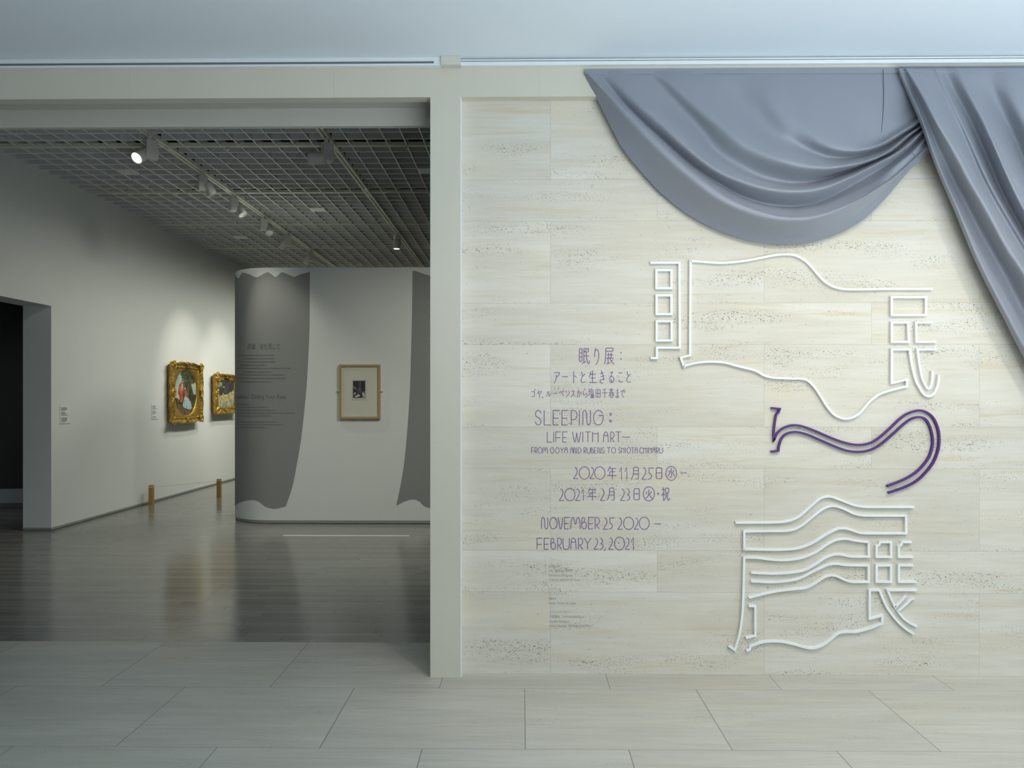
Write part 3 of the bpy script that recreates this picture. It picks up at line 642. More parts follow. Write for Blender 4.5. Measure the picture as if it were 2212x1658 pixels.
# ------------------------------------------------------------------ thin-line lettering on the stone wall
def el(cx, cy, rx, ry, a0=0, a1=360, n=26): return [(cx+rx*math.cos(math.radians(a0+(a1-a0)*i/n)), cy+ry*math.sin(math.radians(a0+(a1-a0)*i/n))) for i in range(n+1)]
def rr(x0, y0, x1, y1, r):
    P = []
    for cx, cy, a in ((x1-r, y0+r, -90), (x1-r, y1-r, 0), (x0+r, y1-r, 90), (x0+r, y0+r, 180)): P += el(cx, cy, r, r, a, a+90, 6)
    return P+[P[0]]
def sm(*P): return catmull(list(P), .16)
GL = {
 'S': [sm((.95, .2), (.78, .04), (.5, 0), (.2, .06), (.05, .24), (.15, .4), (.5, .49), (.85, .6), (.97, .77), (.83, .95), (.5, 1), (.2, .95), (.03, .77))],
 'L': [[(0, 0), (0, 1), (1, 1)]], 'E': [[(1, 0), (0, 0), (0, 1), (.82, 1)], [(0, .54), (.8, .54)]], 'F': [[(1, 0), (0, 0), (0, 1)], [(0, .56), (.9, .56)]],
 'P': [[(0, 1), (0, 0)], sm((0, .03), (.35, 0), (.8, .08), (1, .32), (.8, .56), (.35, .64), (0, .62))], 'I': [[(.5, 0), (.5, 1)]],
 'N': [sm((0, 1), (0, .55), (.02, .15), (.2, 0), (.4, .08), (.5, .3), (.55, .8), (.65, .97), (.8, 1), (.96, .9), (1, .6), (1, 0))],
 'G': [sm((.93, .2), (.75, .05), (.5, 0), (.22, .09), (.04, .33), (0, .55), (.08, .8), (.28, .96), (.5, 1), (.75, .95), (.95, .7), (1, .36)), [(1, .345), (.5, .345)]],
 'C': [sm((.95, .18), (.75, .04), (.5, 0), (.2, .1), (.03, .35), (.02, .62), (.15, .88), (.45, 1), (.75, .96), (.95, .82))],
 'W': [sm((0, 0), (.14, .6), (.24, .95), (.33, .95), (.42, .55), (.5, .1)), sm((.5, .1), (.58, .55), (.67, .95), (.77, .95), (.87, .6), (1, 0))],
 'T': [[(0, 0), (1, 0)], [(.5, 0), (.5, 1)]], 'H': [[(0, 0), (0, 1)], [(1, 0), (1, 1)], [(0, .18), (1, .18)]],
 'A': [sm((0, 1), (.05, .5), (.18, .13), (.5, 0), (.82, .13), (.95, .5), (1, 1)), sm((.12, .27), (.3, .36), (.5, .38), (.7, .36), (.88, .27))],
 'R': [[(0, 1), (0, 0)], sm((0, .03), (.35, 0), (.8, .07), (1, .3), (.8, .54), (.4, .62), (.15, .6)), [(.25, .6), (1, 1)]],
 'M': [sm((0, 1), (.06, .3), (.2, 0), (.36, .15), (.42, .48), (.5, .58), (.58, .48), (.64, .15), (.8, 0), (.94, .3), (1, 1))],
 'O': [el(.5, .5, .5, .5)], '0': [el(.5, .5, .5, .5)], 'Y': [[(0, 0), (.5, .48), (1, 0)], [(.5, .48), (.5, 1)]],
 'D': [[(0, 0), (0, 1)], sm((0, .01), (.4, .03), (.85, .22), (1, .5), (.85, .78), (.4, .97), (0, .99))],
 'U': [sm((0, 0), (0, .5), (.04, .82), (.25, .98), (.5, 1), (.75, .98), (.96, .82), (1, .5), (1, 0))],
 'B': [el(.52, .7, .48, .3), sm((.05, .7), (.04, .2), (.2, .03), (.45, .02), (.62, .14), (.55, .3), (.3, .44), (.06, .5))],
 'V': [sm((0, 0), (.22, .6), (.38, .96), (.5, 1), (.62, .96), (.78, .6), (1, 0))],
 '1': [[(0, .36), (.8, .02), (.85, 1)]], '2': [sm((.28, .02), (.58, .06), (.8, .25), (.78, .45), (.5, .7), (.02, .99)), [(0, 1), (1, 1)]],
 '3': [sm((.2, 0), (.6, .08), (.82, .26), (.65, .42), (.3, .5)), sm((.3, .5), (.72, .58), (.92, .75), (.68, .93), (.1, 1))],
 '5': [[(1, .05), (.15, .05), (.17, .46)], sm((.17, .46), (.5, .6), (.55, .78), (.4, .92), (0, 1))],
 ',': [[(1, 0), (0, 1)]], '-': [[(0, .5), (1, .5)]]}
YT = YW-.0012
def lettering(label, strokes, hw, mat, group='purple lettering on the stone wall', name='wall_lettering', gap=.35):
    """strokes: picture-space polylines on the stone wall"""
    G = []                                   # strokes that overlap sideways make up one character
    for s in sorted(strokes, key=lambda s: min(p[0] for p in s[0])):
        a = min(p[0] for p in s[0]); b = max(p[0] for p in s[0])
        if G and a < G[-1][1]+gap: G[-1][2].append(s); G[-1][1] = max(G[-1][1], b)
        else: G.append([a, b, [s]])
    p = onY(G[0][0], max(q[1] for s in strokes for q in s[0]), YW)
    t = thing(name, label, 'lettering', (p.x, YW-.001, p.z), group)
    for _, _, ss in G:
        m = MB()
        for i, (s, f) in enumerate(ss):
            e = .00004*i; q = [onY(x, y, YT) for x, y in s]; q = [(p.x, p.z) for p in q]
            if f == 'fill':
                n = len(q)-1; vs = [wallpt(p, YT-e) for p in q[:-1]]; m.add(vs, [tuple(range(n))])
            else: m.bar(q, wallpt, hw, YT-e, YW-.0002)
        obj('character', m, mat, t)
    return t
def latin(ox, oy, sc, y0, y1, items):
    out = []
    for it in items:
        ch, x0, x1 = it[:3]; a, b = (it[3], it[4]) if len(it) > 3 else (y0, y1)
        for s in GL[ch]: out.append(([(ox+(x0+(x1-x0)*u)/sc, oy+(a+(b-a)*v)/sc) for u, v in s], None))
    return out
def jp(ox, oy, sc, strokes, fills=()):
    out = [([(ox+x/sc, oy+y/sc) for x, y in (s if isinstance(s, list) else catmull(list(s), .2))], None) for s in strokes]
    out += [([(ox+x/sc, oy+y/sc) for x, y in s], 'fill') for s in fills]; return out
LW = .80/394.5
P1 = (1240, 745, 18.425)
lettering('purple Japanese heading line with colon, topmost of the small text', jp(*P1, [
    rr(215, 135, 318, 655, 48), [(215, 312), (318, 312)], [(215, 470), (318, 470)],
    [(390, 270)]+rr(390, 130, 575, 270, 28)[:7]+[(575, 245), (550, 270), (390, 270)], [(390, 270), (390, 160), (415, 130), (480, 130)], [(390, 270), (393, 692)], [(325, 737), (485, 650)], [(393, 433), (600, 433)],
    ((488, 280), (495, 430), (515, 580), (550, 700), (580, 745), (605, 710), (620, 620)),
    ((850, 110), (835, 250), (822, 380), (825, 475)), ((840, 250), (870, 200), (915, 170), (955, 220), (985, 350), (985, 480), (960, 600), (920, 700), (865, 770)),
    [(1262, 245), (1262, 150), (1290, 118), (1520, 118), (1550, 145), (1550, 215), (1530, 245), (1262, 245)], ((1262, 245), (1258, 480), (1240, 640), (1200, 750)),
    [(1375, 300), (1375, 512)], [(1480, 300), (1475, 512)], [(1310, 383), (1560, 383)], [(1290, 515), (1580, 515)], [(1355, 525), (1360, 732)], [(1280, 762), (1450, 690)],
    ((1440, 525), (1470, 620), (1530, 700), (1600, 752)), [(1552, 580), (1490, 637)]], [el(1870, 303, 22, 34), el(1870, 553, 22, 34)]), LW, M['ink_purple'])
P2 = (1190, 795, 24.58); P3 = (1275, 795, 23.28)
lettering('purple Japanese line of nine characters, second line of the small text', jp(*P2, [
    ((155, 235), (300, 226), (430, 218), (462, 240), (440, 320), (380, 410), (300, 475)), ((285, 350), (290, 480), (270, 600), (225, 700), (155, 785)), [(590, 447), (910, 447)],
    [(1217, 145), (1217, 790)], [(1217, 385), (1375, 487)], ((1620, 185), (1660, 290), (1690, 410)), ((1815, 305), (1690, 430), (1620, 550), (1610, 640), (1640, 720), (1700, 755), (1830, 720))]) +
    jp(*P1, [((670, 1045), (640, 1170), (595, 1285)), [(640, 1155), (870, 1155)], [(645, 1313), (845, 1313)], [(595, 1490), (900, 1490)], [(740, 1005), (740, 1490)],
    ((1080, 1000), (1130, 1150), (1175, 1270), (1195, 1390)), ((1045, 1135), (1110, 1125), (1170, 1090)), ((1055, 1255), (1130, 1245), (1205, 1200)),
    ((1195, 1390), (1130, 1355), (1070, 1380), (1040, 1440), (1070, 1500), (1150, 1515)), [(1425, 1105), (1535, 1065), (1500, 1170), (1440, 1280), (1390, 1350)],
    ((1430, 1290), (1500, 1245), (1560, 1280), (1590, 1360), (1570, 1440), (1520, 1485), (1460, 1475), (1430, 1430), (1440, 1385), (1470, 1375), (1495, 1400), (1505, 1480)),
    ((1790, 1120), (1850, 1108), (1925, 1122)), ((1775, 1395), (1830, 1450), (1890, 1465), (1950, 1440))]) +
    jp(*P3, [((1850, 165), (1890, 290), (1925, 390)), ((2040, 280), (1925, 400), (1850, 520), (1845, 600), (1870, 670), (1930, 705), (2045, 670))]), LW*.92, M['ink_purple'])
P4 = (1140, 832, 20.11); P5 = (1245, 832, 20.11)
lettering('small purple Japanese line just above the large Latin word', jp(*P4, [
    [(155, 270), (295, 268), (290, 480), (155, 482)], [(280, 190), (310, 235)], [(320, 150), (345, 200)], [(405, 355), (580, 245), (595, 262), (540, 380)], ((455, 200), (490, 350), (520, 540)), [(620, 490), (680, 550)],
    ((860, 260), (855, 380), (795, 500)), [(915, 245), (915, 470), (940, 465), (1020, 320)], [(1075, 343), (1270, 343)], [(1345, 350), (1430, 265), (1560, 445)], [(1480, 250), (1520, 300)], [(1515, 230), (1545, 280)],
    [(1640, 245), (1695, 295)], ((1825, 260), (1770, 390), (1655, 515)), [(1900, 250), (2020, 245), (1980, 370), (1875, 515)], [(1985, 385), (2060, 495)]]) + jp(*P5, [
    ((100, 180), (90, 330), (30, 510)), ((30, 290), (140, 290), (155, 400), (120, 495), (80, 490)), [(190, 270), (240, 375)], [(350, 140), (390, 215)], ((310, 240), (315, 420), (420, 360), (470, 400), (450, 480), (370, 545)),
    [(565, 140), (565, 402)], [(525, 268), (600, 268)], [(515, 440), (590, 395)], [(655, 130), (615, 240)], [(640, 190), (760, 190)], rr(640, 255, 735, 345, 25), [(640, 535), (640, 400), (755, 400), (755, 535)], [(680, 400), (680, 530)], [(718, 400), (718, 530)], [(595, 530), (775, 530)],
    rr(855, 180, 1040, 510, 25), [(855, 340), (1040, 340)], [(938, 180), (938, 510)], [(1145, 190), (1300, 155)], [(1110, 322), (1350, 322)], [(1235, 175), (1235, 545)],
    [(1425, 175), (1610, 175)], [(1440, 240), (1600, 240)], [(1405, 310), (1640, 310)], [(1518, 120), (1518, 240), (1470, 370), (1405, 460)], [(1560, 310), (1640, 450)], rr(1480, 365, 1580, 530, 20), [(1480, 450), (1580, 450)],
    [(1725, 235), (1830, 215)], [(1730, 345), (1840, 315)], ((1785, 140), (1800, 400), (1810, 460), (1850, 525)), ((1805, 450), (1750, 460), (1715, 500), (1745, 540), (1790, 520), (1805, 460)),
    [(1915, 270), (2115, 190)], ((2040, 222), (1990, 330), (2000, 450), (2080, 520)), [(2075, 275), (2105, 315)], [(2110, 245), (2135, 290)]]), LW*.72, M['ink_purple'])
Q1 = (1130, 740, 5.978); Q2 = (1130, 985, 5.978)
lettering('large purple thin-line word SLEEPING with a ringed colon', latin(*Q1, 872, 1060, [('S', 157, 233), ('L', 272, 360), ('E', 388, 475), ('E', 502, 590), ('P', 622, 697), ('I', 718, 738), ('N', 772, 870), ('G', 910, 1035)]) +
    jp(*Q1, [el(1130, 922, 10, 15), el(1130, 1010, 10, 15)]), LW, M['ink_purple'])
lettering('purple line LIFE WITH ART and dash', latin(*Q1, 1150, 1282, [('L', 312, 377), ('I', 385, 405), ('F', 422, 488), ('E', 512, 572), ('W', 638, 745), ('I', 762, 782), ('T', 800, 875), ('H', 898, 970), ('A', 1038, 1100), ('R', 1130, 1175), ('T', 1192, 1270), ('-', 1275, 1383, 1212, 1224)]), LW*.9, M['ink_purple'])
Q3 = (1140, 960, 7.373)
lettering('small purple line FROM GOYA AND RUBENS TO SHIOTA CHIHARU', latin(*Q3, 45, 135, [('F', 60, 100), ('R', 115, 152), ('O', 165, 228), ('M', 240, 315), ('G', 362, 420), ('O', 442, 502), ('Y', 515, 575), ('A', 585, 635), ('A', 682, 722), ('N', 732, 780), ('D', 805, 852), ('R', 895, 930), ('U', 945, 995), ('B', 1005, 1045), ('E', 1060, 1095), ('N', 1115, 1165), ('S', 1180, 1220), ('T', 1258, 1325), ('O', 1335, 1400), ('S', 1445, 1480), ('H', 1495, 1535), ('I', 1550, 1570), ('O', 1580, 1640), ('T', 1650, 1695), ('A', 1705, 1750), ('C', 1785, 1830), ('H', 1845, 1885), ('I', 1897, 1917), ('H', 1928, 1968), ('A', 1990, 2030), ('R', 2050, 2085), ('U', 2100, 2150)]), LW*.72, M['ink_purple'])
R7 = (1200, 1000, 11.642); R6 = (1300, 1000, 11.642)
lettering('purple Japanese date line beginning 2020, ending in a circled character and dash', latin(*R7, 100, 388, [('2', 450, 570), ('0', 600, 858, 88, 402), ('2', 862, 982), ('0', 985, 1245, 88, 402), ('1', 1610, 1672, 100, 412), ('1', 1743, 1805, 100, 412)]) +
    jp(*R7, [[(1380, 70), (1315, 210)], [(1365, 132), (1520, 132)], [(1500, 215), (1375, 215), (1362, 228), (1362, 305)], [(1298, 310), (1535, 310)], [(1430, 132), (1430, 410)],
    [(1905, 405), (1945, 330), (1962, 260), (1962, 120), (1985, 98), (2060, 98), (2085, 120), (2085, 385), (2065, 400), (2020, 400)], [(1962, 185), (2085, 185)], [(1962, 270), (2085, 270)]]) +
    latin(*R6, 105, 405, [('2', 1010, 1130), ('5', 1165, 1315)]) + jp(*R6, [rr(1372, 112, 1508, 388, 28), [(1372, 243), (1508, 243)], el(1747, 255, 135, 178), ((1747, 120), (1750, 320), (1735, 355), (1705, 355)), [(1670, 192), (1720, 197), (1700, 270), (1660, 330)], [(1825, 180), (1775, 235), (1835, 330)], [(1975, 243), (2140, 243)]]), LW*.92, M['ink_purple'])
lettering('purple Japanese date line beginning 2021, ending in a circled character and dot', latin(*R7, 640, 938, [('2', 90, 210), ('0', 235, 490, 632, 945), ('2', 500, 622), ('1', 650, 712), ('2', 1125, 1245), ('2', 1632, 1750), ('3', 1780, 1875)]) +
    jp(*R7, [[(882, 610), (820, 735)], [(865, 662), (1020, 662)], [(1000, 742), (875, 742), (862, 755), (862, 830)], [(800, 835), (1035, 835)], [(930, 662), (930, 938)],
    [(1295, 935), (1335, 860), (1355, 780), (1355, 650), (1375, 625), (1450, 625), (1475, 650), (1475, 910), (1455, 928), (1410, 928)], [(1355, 713), (1475, 713)], [(1355, 798), (1475, 798)], rr(1975, 640, 2110, 918, 28), [(1975, 768), (2110, 768)]]) +
    jp(*R6, [el(1185, 770, 140, 178), ((1185, 665), (1183, 760), (1160, 830), (1105, 885)), [(1130, 712), (1120, 780)], [(1255, 715), (1200, 775)], ((1195, 780), (1225, 835), (1275, 880)),
    [(1545, 605), (1545, 655)], [(1510, 662), (1570, 662), (1545, 750), (1505, 822)], [(1550, 755), (1550, 940)], [(1560, 765), (1590, 805)], rr(1600, 625, 1685, 745, 22), ((1620, 750), (1615, 850), (1565, 938)), ((1655, 750), (1655, 880), (1675, 930), (1700, 920), (1705, 870))], [el(1420, 768, 19, 31)]), LW*.92, M['ink_purple'])
lettering('purple line NOVEMBER 25 2020 and dash', latin(*Q2, 790, 938, [('N', 238, 320), ('O', 345, 440), ('V', 455, 515), ('E', 535, 605), ('M', 615, 738), ('B', 755, 820), ('E', 845, 915), ('R', 930, 985), ('2', 1035, 1093, 795, 942), ('5', 1110, 1185, 790, 942), ('2', 1222, 1285, 795, 942), ('0', 1298, 1428, 785, 945), ('2', 1435, 1495, 795, 942), ('0', 1500, 1630, 785, 945), ('-', 1697, 1782, 868, 878)]), LW*.92, M['ink_purple'])
lettering('purple line FEBRUARY 23, 2021', latin(*Q2, 1057, 1200, [('F', 180, 247), ('E', 272, 340), ('B', 358, 420), ('R', 445, 497), ('U', 515, 597), ('A', 615, 685), ('R', 715, 770), ('Y', 790, 878), ('2', 915, 972), ('3', 985, 1038), (',', 1047, 1068, 1190, 1222), ('2', 1105, 1165, 1050, 1200), ('0', 1180, 1312, 1043, 1207), ('2', 1320, 1378, 1050, 1200), ('1', 1398, 1430, 1045, 1207)]), LW*.92, M['ink_purple'])

# typeset lettering with the default font
def type_mesh(body, size):
    c = bpy.data.curves.new('type', 'FONT'); c.body = body; c.size = size; c.resolution_u = 3; c.offset = -size*.006
    o = bpy.data.objects.new('type', c); COL.objects.link(o); bpy.context.view_layer.update()
    me = bpy.data.meshes.new_from_object(o.evaluated_get(bpy.context.evaluated_depsgraph_get()))
    v = [tuple(p.co) for p in me.vertices]; f = [tuple(p.vertices) for p in me.polygons]
    bpy.data.objects.remove(o); bpy.data.curves.remove(c); bpy.data.meshes.remove(me); return v, f
def typeset(m, body, x0, x1, zb, h, put):
    """body stretched to run x0..x1, with capital height h over the base line zb"""
    v, f = type_mesh(body, 1.0)
    if not v: return
    a = min(p[0] for p in v); b = max(p[0] for p in v)
    m.add([put(x0+(p[0]-a)/(b-a)*(x1-x0), zb+p[1]*h/.73) for p in v], f)
def credit(label, lines):
    p = onY(lines[-1][1], lines[-1][3], YT); t = thing('wall_credit', label, 'lettering', (p.x, YW-.001, p.z), 'small grey credits under the dates')
    for body, xa, xb, yb, hp in lines:
        m = MB(); p = onY(xa, yb, YT); q = onY(xb, yb, YT); typeset(m, body, p.x, q.x, p.z, hp/394.5, lambda x, z: (x, YW-.0007, z)); obj('text_line', m, M['ink_grey'], t, fix=False)
K = (1170, 1200, 9.75)
def kx(x): return K[0]+x/K[2]
def ky(y): return K[1]+y/K[2]
credit('small grey credit of four lines under the dates, topmost of the three', [('会場デザイン', kx(150), kx(455), ky(246), 5.4), ('トラフ建築設計事務所', kx(150), kx(652), ky(338), 5.4), ('Exhibition Designers', kx(148), kx(652), ky(432), 5.2), ('TORAFU ARCHITECTS Inc.', kx(150), kx(828), ky(530), 5.2)])
credit('small grey credit of four lines, middle one of the three', [('ファブリック', kx(150), kx(398), ky(724), 5.2), ('オンデルデリンデ', kx(152), kx(530), ky(822), 5.2), ('Fabric', kx(152), kx(308), ky(920), 5.2), ('Studio Onder de Linde', kx(152), kx(718), ky(1018), 5.2)])
credit('small grey credit of four lines, lowest of the three', [('グラフィックデザイン', kx(165), kx(612), ky(1212), 5.2), ('平野篤史（AFFORDANCE inc.）', kx(165), kx(925), ky(1305), 5.2), ('Graphic Designer', kx(160), kx(582), ky(1402), 5.2), ('Hirano Atsushi（AFFORDANCE inc.）', kx(160), kx(1085), ky(1498), 5.2)])

# lettering on the partition, following its rounded end
def skin(s, z, off=.0032):
    x, y = arc(s, off); return (x, y, z)
def part_text(name, label, items, mat):
    s0, z0 = px2s(items[0][2], items[0][3]); t = thing(name, label, 'lettering', skin(s0, z0), 'dark lettering on the painted curtain')
    for body, pa, pb, yb, hp in items:
        m = MB(); s1, z1 = px2s(pb, yb); s0 = s1-pa if pa < 1 else px2s(pa, yb)[0]; typeset(m, body, s0, s1, z1, hp/179.7, skin); obj('word', m, mat, t, fix=False)
part_text('partition_heading', 'dark Japanese heading on the grey painted curtain', [('序章', 535, 552.5, 753.6, 10.5), ('目を閉じて', 562.5, 604.5, 753.6, 10.5)], M['ink_dark'])
part_text('partition_heading', 'dark line reading Introduction : Closing Your Eyes, wrapping round the rounded end', [('Closing Your Eyes', 543.5, 617.3, 860.8, 10.2), ('Introduction :', .34, 540.5, 860.8, 10.2)], M['ink_dark'])
def lines(label, L, h):
    r = random.Random(len(L)); s0, z0 = px2s(L[-1][0], L[-1][2]); t = thing('partition_paragraph', label, 'lettering', skin(s0, z0), 'faint paragraphs on the painted curtain')
    for x0, x1, y in L:
        m = MB(); x = x0
        while x < x1:
            w = r.uniform(1.2, 5.0); e = min(x+w, x1); a = r.uniform(.3, .5)*h
            s0, z = px2s(x, y); s1, _ = px2s(e, y); k = max(1, int(abs(s1-s0)/.02))
            ss = [s0+(s1-s0)*i/k for i in range(k+1)]
            m.grid([[skin(s, z-a/179.7) for s in ss], [skin(s, z+a/179.7) for s in ss]])
            x = e+r.uniform(.35, .9)
        obj('text_line', m, M['ink_mid'], t, fix=False)
lines('faint paragraph of nine tiny lines under the Japanese heading', [(516, 592, 767), (525, 592, 774), (514, 595, 781), (521, 577, 788.5), (511, 627, 795), (524, 588, 803), (519, 616, 809.5), (512, 618, 816.5), (519, 587, 824)], 3.0)
lines('faint paragraph of tiny lines under the Closing Your Eyes line', [(510.5, 539, 873), (510.5, 580, 879), (510.5, 596, 885.5), (510.5, 636, 891.8), (510.5, 587, 898), (510.5, 598, 911), (510.5, 613, 917), (510.5, 579, 923)], 2.2)
t = thing('partition_outline_lettering', 'pale outlined characters at the partition edge, half hidden by the column', 'lettering', skin(*px2s(923, 791)))
for s in ([(931, 645.5), (924.5, 645.5), (924.5, 673), (931, 673)], [(931, 731.5), (920.8, 731.5)], [(923.5, 731.5), (923.5, 757.5), (921.5, 759)], [(926, 740), (931, 738)], [(926, 756), (931, 750)], [(931, 766), (923.2, 766), (923.2, 783), (925.5, 790), (931, 791.5)]):
    m = MB(); q = [px2s(*p) for p in s]; m.bar(q, lambda p, y: skin(p[0], p[1], .0035 if y == 0 else .0005), .0022, 0, 1)
    obj('stroke', m, M['ink_light'], t, fix=False)
# ------------------------------------------------------------------ framed print on the partition
def hollow(m, x0, x1, z0, z1, w, ya, yb):
    o = rect(x0, z0, x1, z1); i = rect(x0+w, z0+w, x1-w, z1-w)
    m.ring([[(x, y, z) for x, z in P] for P, y in ((o, yb), (o, ya), (i, ya), (i, yb))]+[[(x, yb, z) for x, z in o]], True)
p0 = onY(732.3, 904.6, YC); p1 = onY(820.8, 786.6, YC); yf = YC-.035
fx0, fz0 = onY(732.3, 904.4, yf).x, onY(732.3, 904.4, yf).z; fx1, fz1 = onY(820.8, 786.8, yf).x, onY(820.8, 786.8, yf).z
t = thing('framed_print', 'small dark print in a wide cream mat and pale wooden frame on the partition', 'framed print', ((fx0+fx1)/2, YC-.02, fz0))
m = MB(); hollow(m, fx0, fx1, fz0, fz1, .0265, yf, YC-.001); obj('frame', m, M['maple'], t)
m = MB(); m.box(fx0+.026, fx1-.026, YC-.022, YC-.004, fz0+.026, fz1-.026); obj('mat', m, M['mat_board'], t)
def at(px, py): q = onY(px, py, YC-.024); return q.x, q.z
a = at(715+500/11.05, 770+1030/11.05); b = at(715+850/11.05, 770+540/11.05)
m = MB(); m.box(a[0], b[0], YC-.024, YC-.0215, a[1], b[1]); pr_ = obj('print', m, M['paper'], t)
def blob(m, pts, y, mi):
    q = [at(715+x/11.05, 770+z/11.05) for x, z in pts]; m.mi = mi; m.add([(x, y, z) for x, z in q], [tuple(range(len(q)))])
PR = [plain('etching_black', (.035, .033, .04), .8), plain('etching_dark_grey', (.075, .075, .08), .8), plain('etching_mid_grey', (.16, .155, .14), .8), plain('etching_pale', (.50, .48, .40), .8)]
m = MB()
blob(m, rect(525, 575, 818, 985), YC-.0243, 0)
blob(m, [(660, 578), (720, 578), (722, 800), (655, 800)], YC-.0246, 1)
blob(m, [(526, 700), (560, 705), (600, 740), (622, 800), (590, 790), (526, 745)], YC-.0248, 2)
blob(m, [(610, 880), (640, 780), (690, 745), (725, 775), (745, 830), (735, 885)], YC-.0249, 1)
blob(m, [(640, 790), (680, 765), (725, 770), (720, 790), (660, 800)], YC-.0252, 2)
blob(m, [(760, 830), (818, 820), (818, 985), (735, 985), (745, 900)], YC-.0250, 2)
blob(m, el(572, 868, 22, 20, n=12)[:-1], YC-.0255, 3); blob(m, [(535, 890), (560, 885), (585, 905), (560, 910)], YC-.0255, 3)
blob(m, [(552, 962), (600, 925), (650, 895), (697, 912), (690, 945), (640, 965), (600, 970)], YC-.0256, 3)
blob(m, [(745, 860), (765, 855), (800, 890), (812, 950), (790, 978), (765, 960), (775, 910), (748, 930)], YC-.0257, 3)
obj('image', m, PR, pr_, fix=False)
for px, d in ((729.8, 1), (824, -1)):
    q = onY(px, 844.8, YC); m = MB(); m.box(q.x-.018, q.x+.018, YC-.012, YC-.0005, q.z-.006, q.z+.006); m.cyl((q.x-.012*d, YC-.012, q.z), (q.x-.012*d, YC-.02, q.z), .005, n=10); obj('hanging_clip', m, M['steel'], t)

# ------------------------------------------------------------------ gilt-framed paintings on the left wall
def rectpath(n, hy, hz, r):
    """closed loop round a rectangle, evenly spaced by perimeter; returns (y, z, t)"""
    P = rr(-hy, -hz, hy, hz, r); L = [0]
    for a, b in zip(P, P[1:]): L.append(L[-1]+math.hypot(b[0]-a[0], b[1]-a[1]))
    out = []; j = 0
    for i in range(n):
        d = L[-1]*i/n
        while j < len(L)-2 and L[j+1] < d: j += 1
        w = (d-L[j])/((L[j+1]-L[j]) or 1); out.append((P[j][0]+(P[j+1][0]-P[j][0])*w, P[j][1]+(P[j+1][1]-P[j][1])*w))
    return out
def gilt_frame(parent, cy, cz, hy, hz, wid, widz, dep, wavy, seed, oval=False):
    rnd = random.Random(seed); n = 320; O = rectpath(n, 1, 1, .001)
    # cross-section from the back outer edge to the sight edge: (share of width, height off wall)
    sec = [(.14, .0), (.05, .30), (0, .60), (.05, .85), (.12, 1.0), (.22, .96), (.30, .80), (.42, .62), (.58, .52), (.70, .50), (.76, .60), (.84, .62), (.92, .50), (1.0, .34)]
    base = parent['off']
    loops = []
    for u, h in sec:
        l = []
        for y, z in O:
            ey, ez = abs(y), abs(z); onv = ey > ez; q = z if onv else y
            s = math.cos(math.pi*q)*.5+.5; wv = wavy*(math.exp(-(q/.17)**2)+abs(q)**5+.25*math.cos(9*q)-.45)*(1-u)
            k = 1-u*wid/hy, 1-u*wid/hz
            yy = y*(hy-u*wid); zz = z*(hz-u*widz)
            if onv: yy += math.copysign(wv, y)*(1 if abs(q) < .97 else .9)
            else: zz += math.copysign(wv, z)
            hh = h+(.06*math.sin(40*q+u*9)*math.sin(3.1*q) if .2 < u < .75 else 0)*.5
            l.append((XL+base+dep*hh, cy+yy, cz+zz))
        loops.append(l)
    m = MB(); m.smooth = True; m.ring(loops, True); 
    if oval:
        iy, iz = hy-wid, hz-widz; k = 72; ov = [(XL+base+dep*.36, cy+iy*.965*math.cos(2*math.pi*i/k)*(1 if True else 1), cz+iz*.965*math.sin(2*math.pi*i/k)) for i in range(k)]
        ob = [(XL+base+dep*.22, p[1]*.985+cy*.015, p[2]*.985+cz*.015) for p in ov]
        sq = []
        for i in range(k):
            c, s = math.cos(2*math.pi*i/k), math.sin(2*math.pi*i/k); f = 1/max(abs(c), abs(s)); sq.append((XL+base+dep*.40, cy+iy*c*f, cz+iz*s*f))
        m.ring([sq, ov, ob], True)
    fr = obj('frame', m, M['gold'], parent)
    def scroll(y, z, r, mat, name='ornament', sx=1.0, spread=(1.0, 1.0), k=16):
        m = MB(); m.smooth = True
        for i in range(k):
            a = rnd.uniform(0, 6.28); d = r*rnd.uniform(.25, 1.0); rr_ = r*rnd.uniform(.12, .27)
            m.sphere((XL+base+dep*rnd.uniform(.70, .94), cy+y+d*math.cos(a)*spread[0], cz+z+d*math.sin(a)*spread[1]), rr_*.8, rr_*rnd.uniform(.8, 1.5), rr_*rnd.uniform(.8, 1.4), 10, 6)
        for i in range(3):
            a = rnd.uniform(0, 6.28); pts = []
            for j in range(15):
                b = a+j*.42; q = r*(.85-.045*j); pts.append((XL+base+dep*(.98-.01*j), cy+y+q*math.cos(b)*spread[0], cz+z+q*math.sin(b)*spread[1]))
            m.tube(pts, r*.10, 7)
        obj(name, m, mat, fr)
    c = wid*.42
    for sy in (-1, 1):
        for sz in (-1, 1): scroll(sy*(hy-c*1.1), sz*(hz-widz*.5), max(widz, .1)*.70, M['gold_bright'] if sz < 0 else M['gold'], spread=(1.25, 1))
        scroll(sy*(hy-c), 0, widz*.58, M['gold_bright'], spread=(.8, 1.5))
        scroll(0, sy*(hz-widz*.42), widz*.58, M['gold_bright'] if sy < 0 else M['gold_dark'], spread=(1.7, .7))
    return fr
def canvas(parent, cy, cz, iy, iz, x, shape, layers, mats):
    """flat picture plane with painted patches, u to the right, v up, both -1..1"""
    m = MB(); m.mi = 0
    P = shape; m.add([(x, cy+u*iy, cz+v*iz) for u, v in P], [tuple(range(len(P)))])
    for i, (mi, pts) in enumerate(layers):
        m.mi = mi; m.add([(x+.00006*(i+1), cy+u*iy, cz+v*iz) for u, v in pts], [tuple(range(len(pts)))])
    return obj('canvas', m, mats, parent, fix=False)
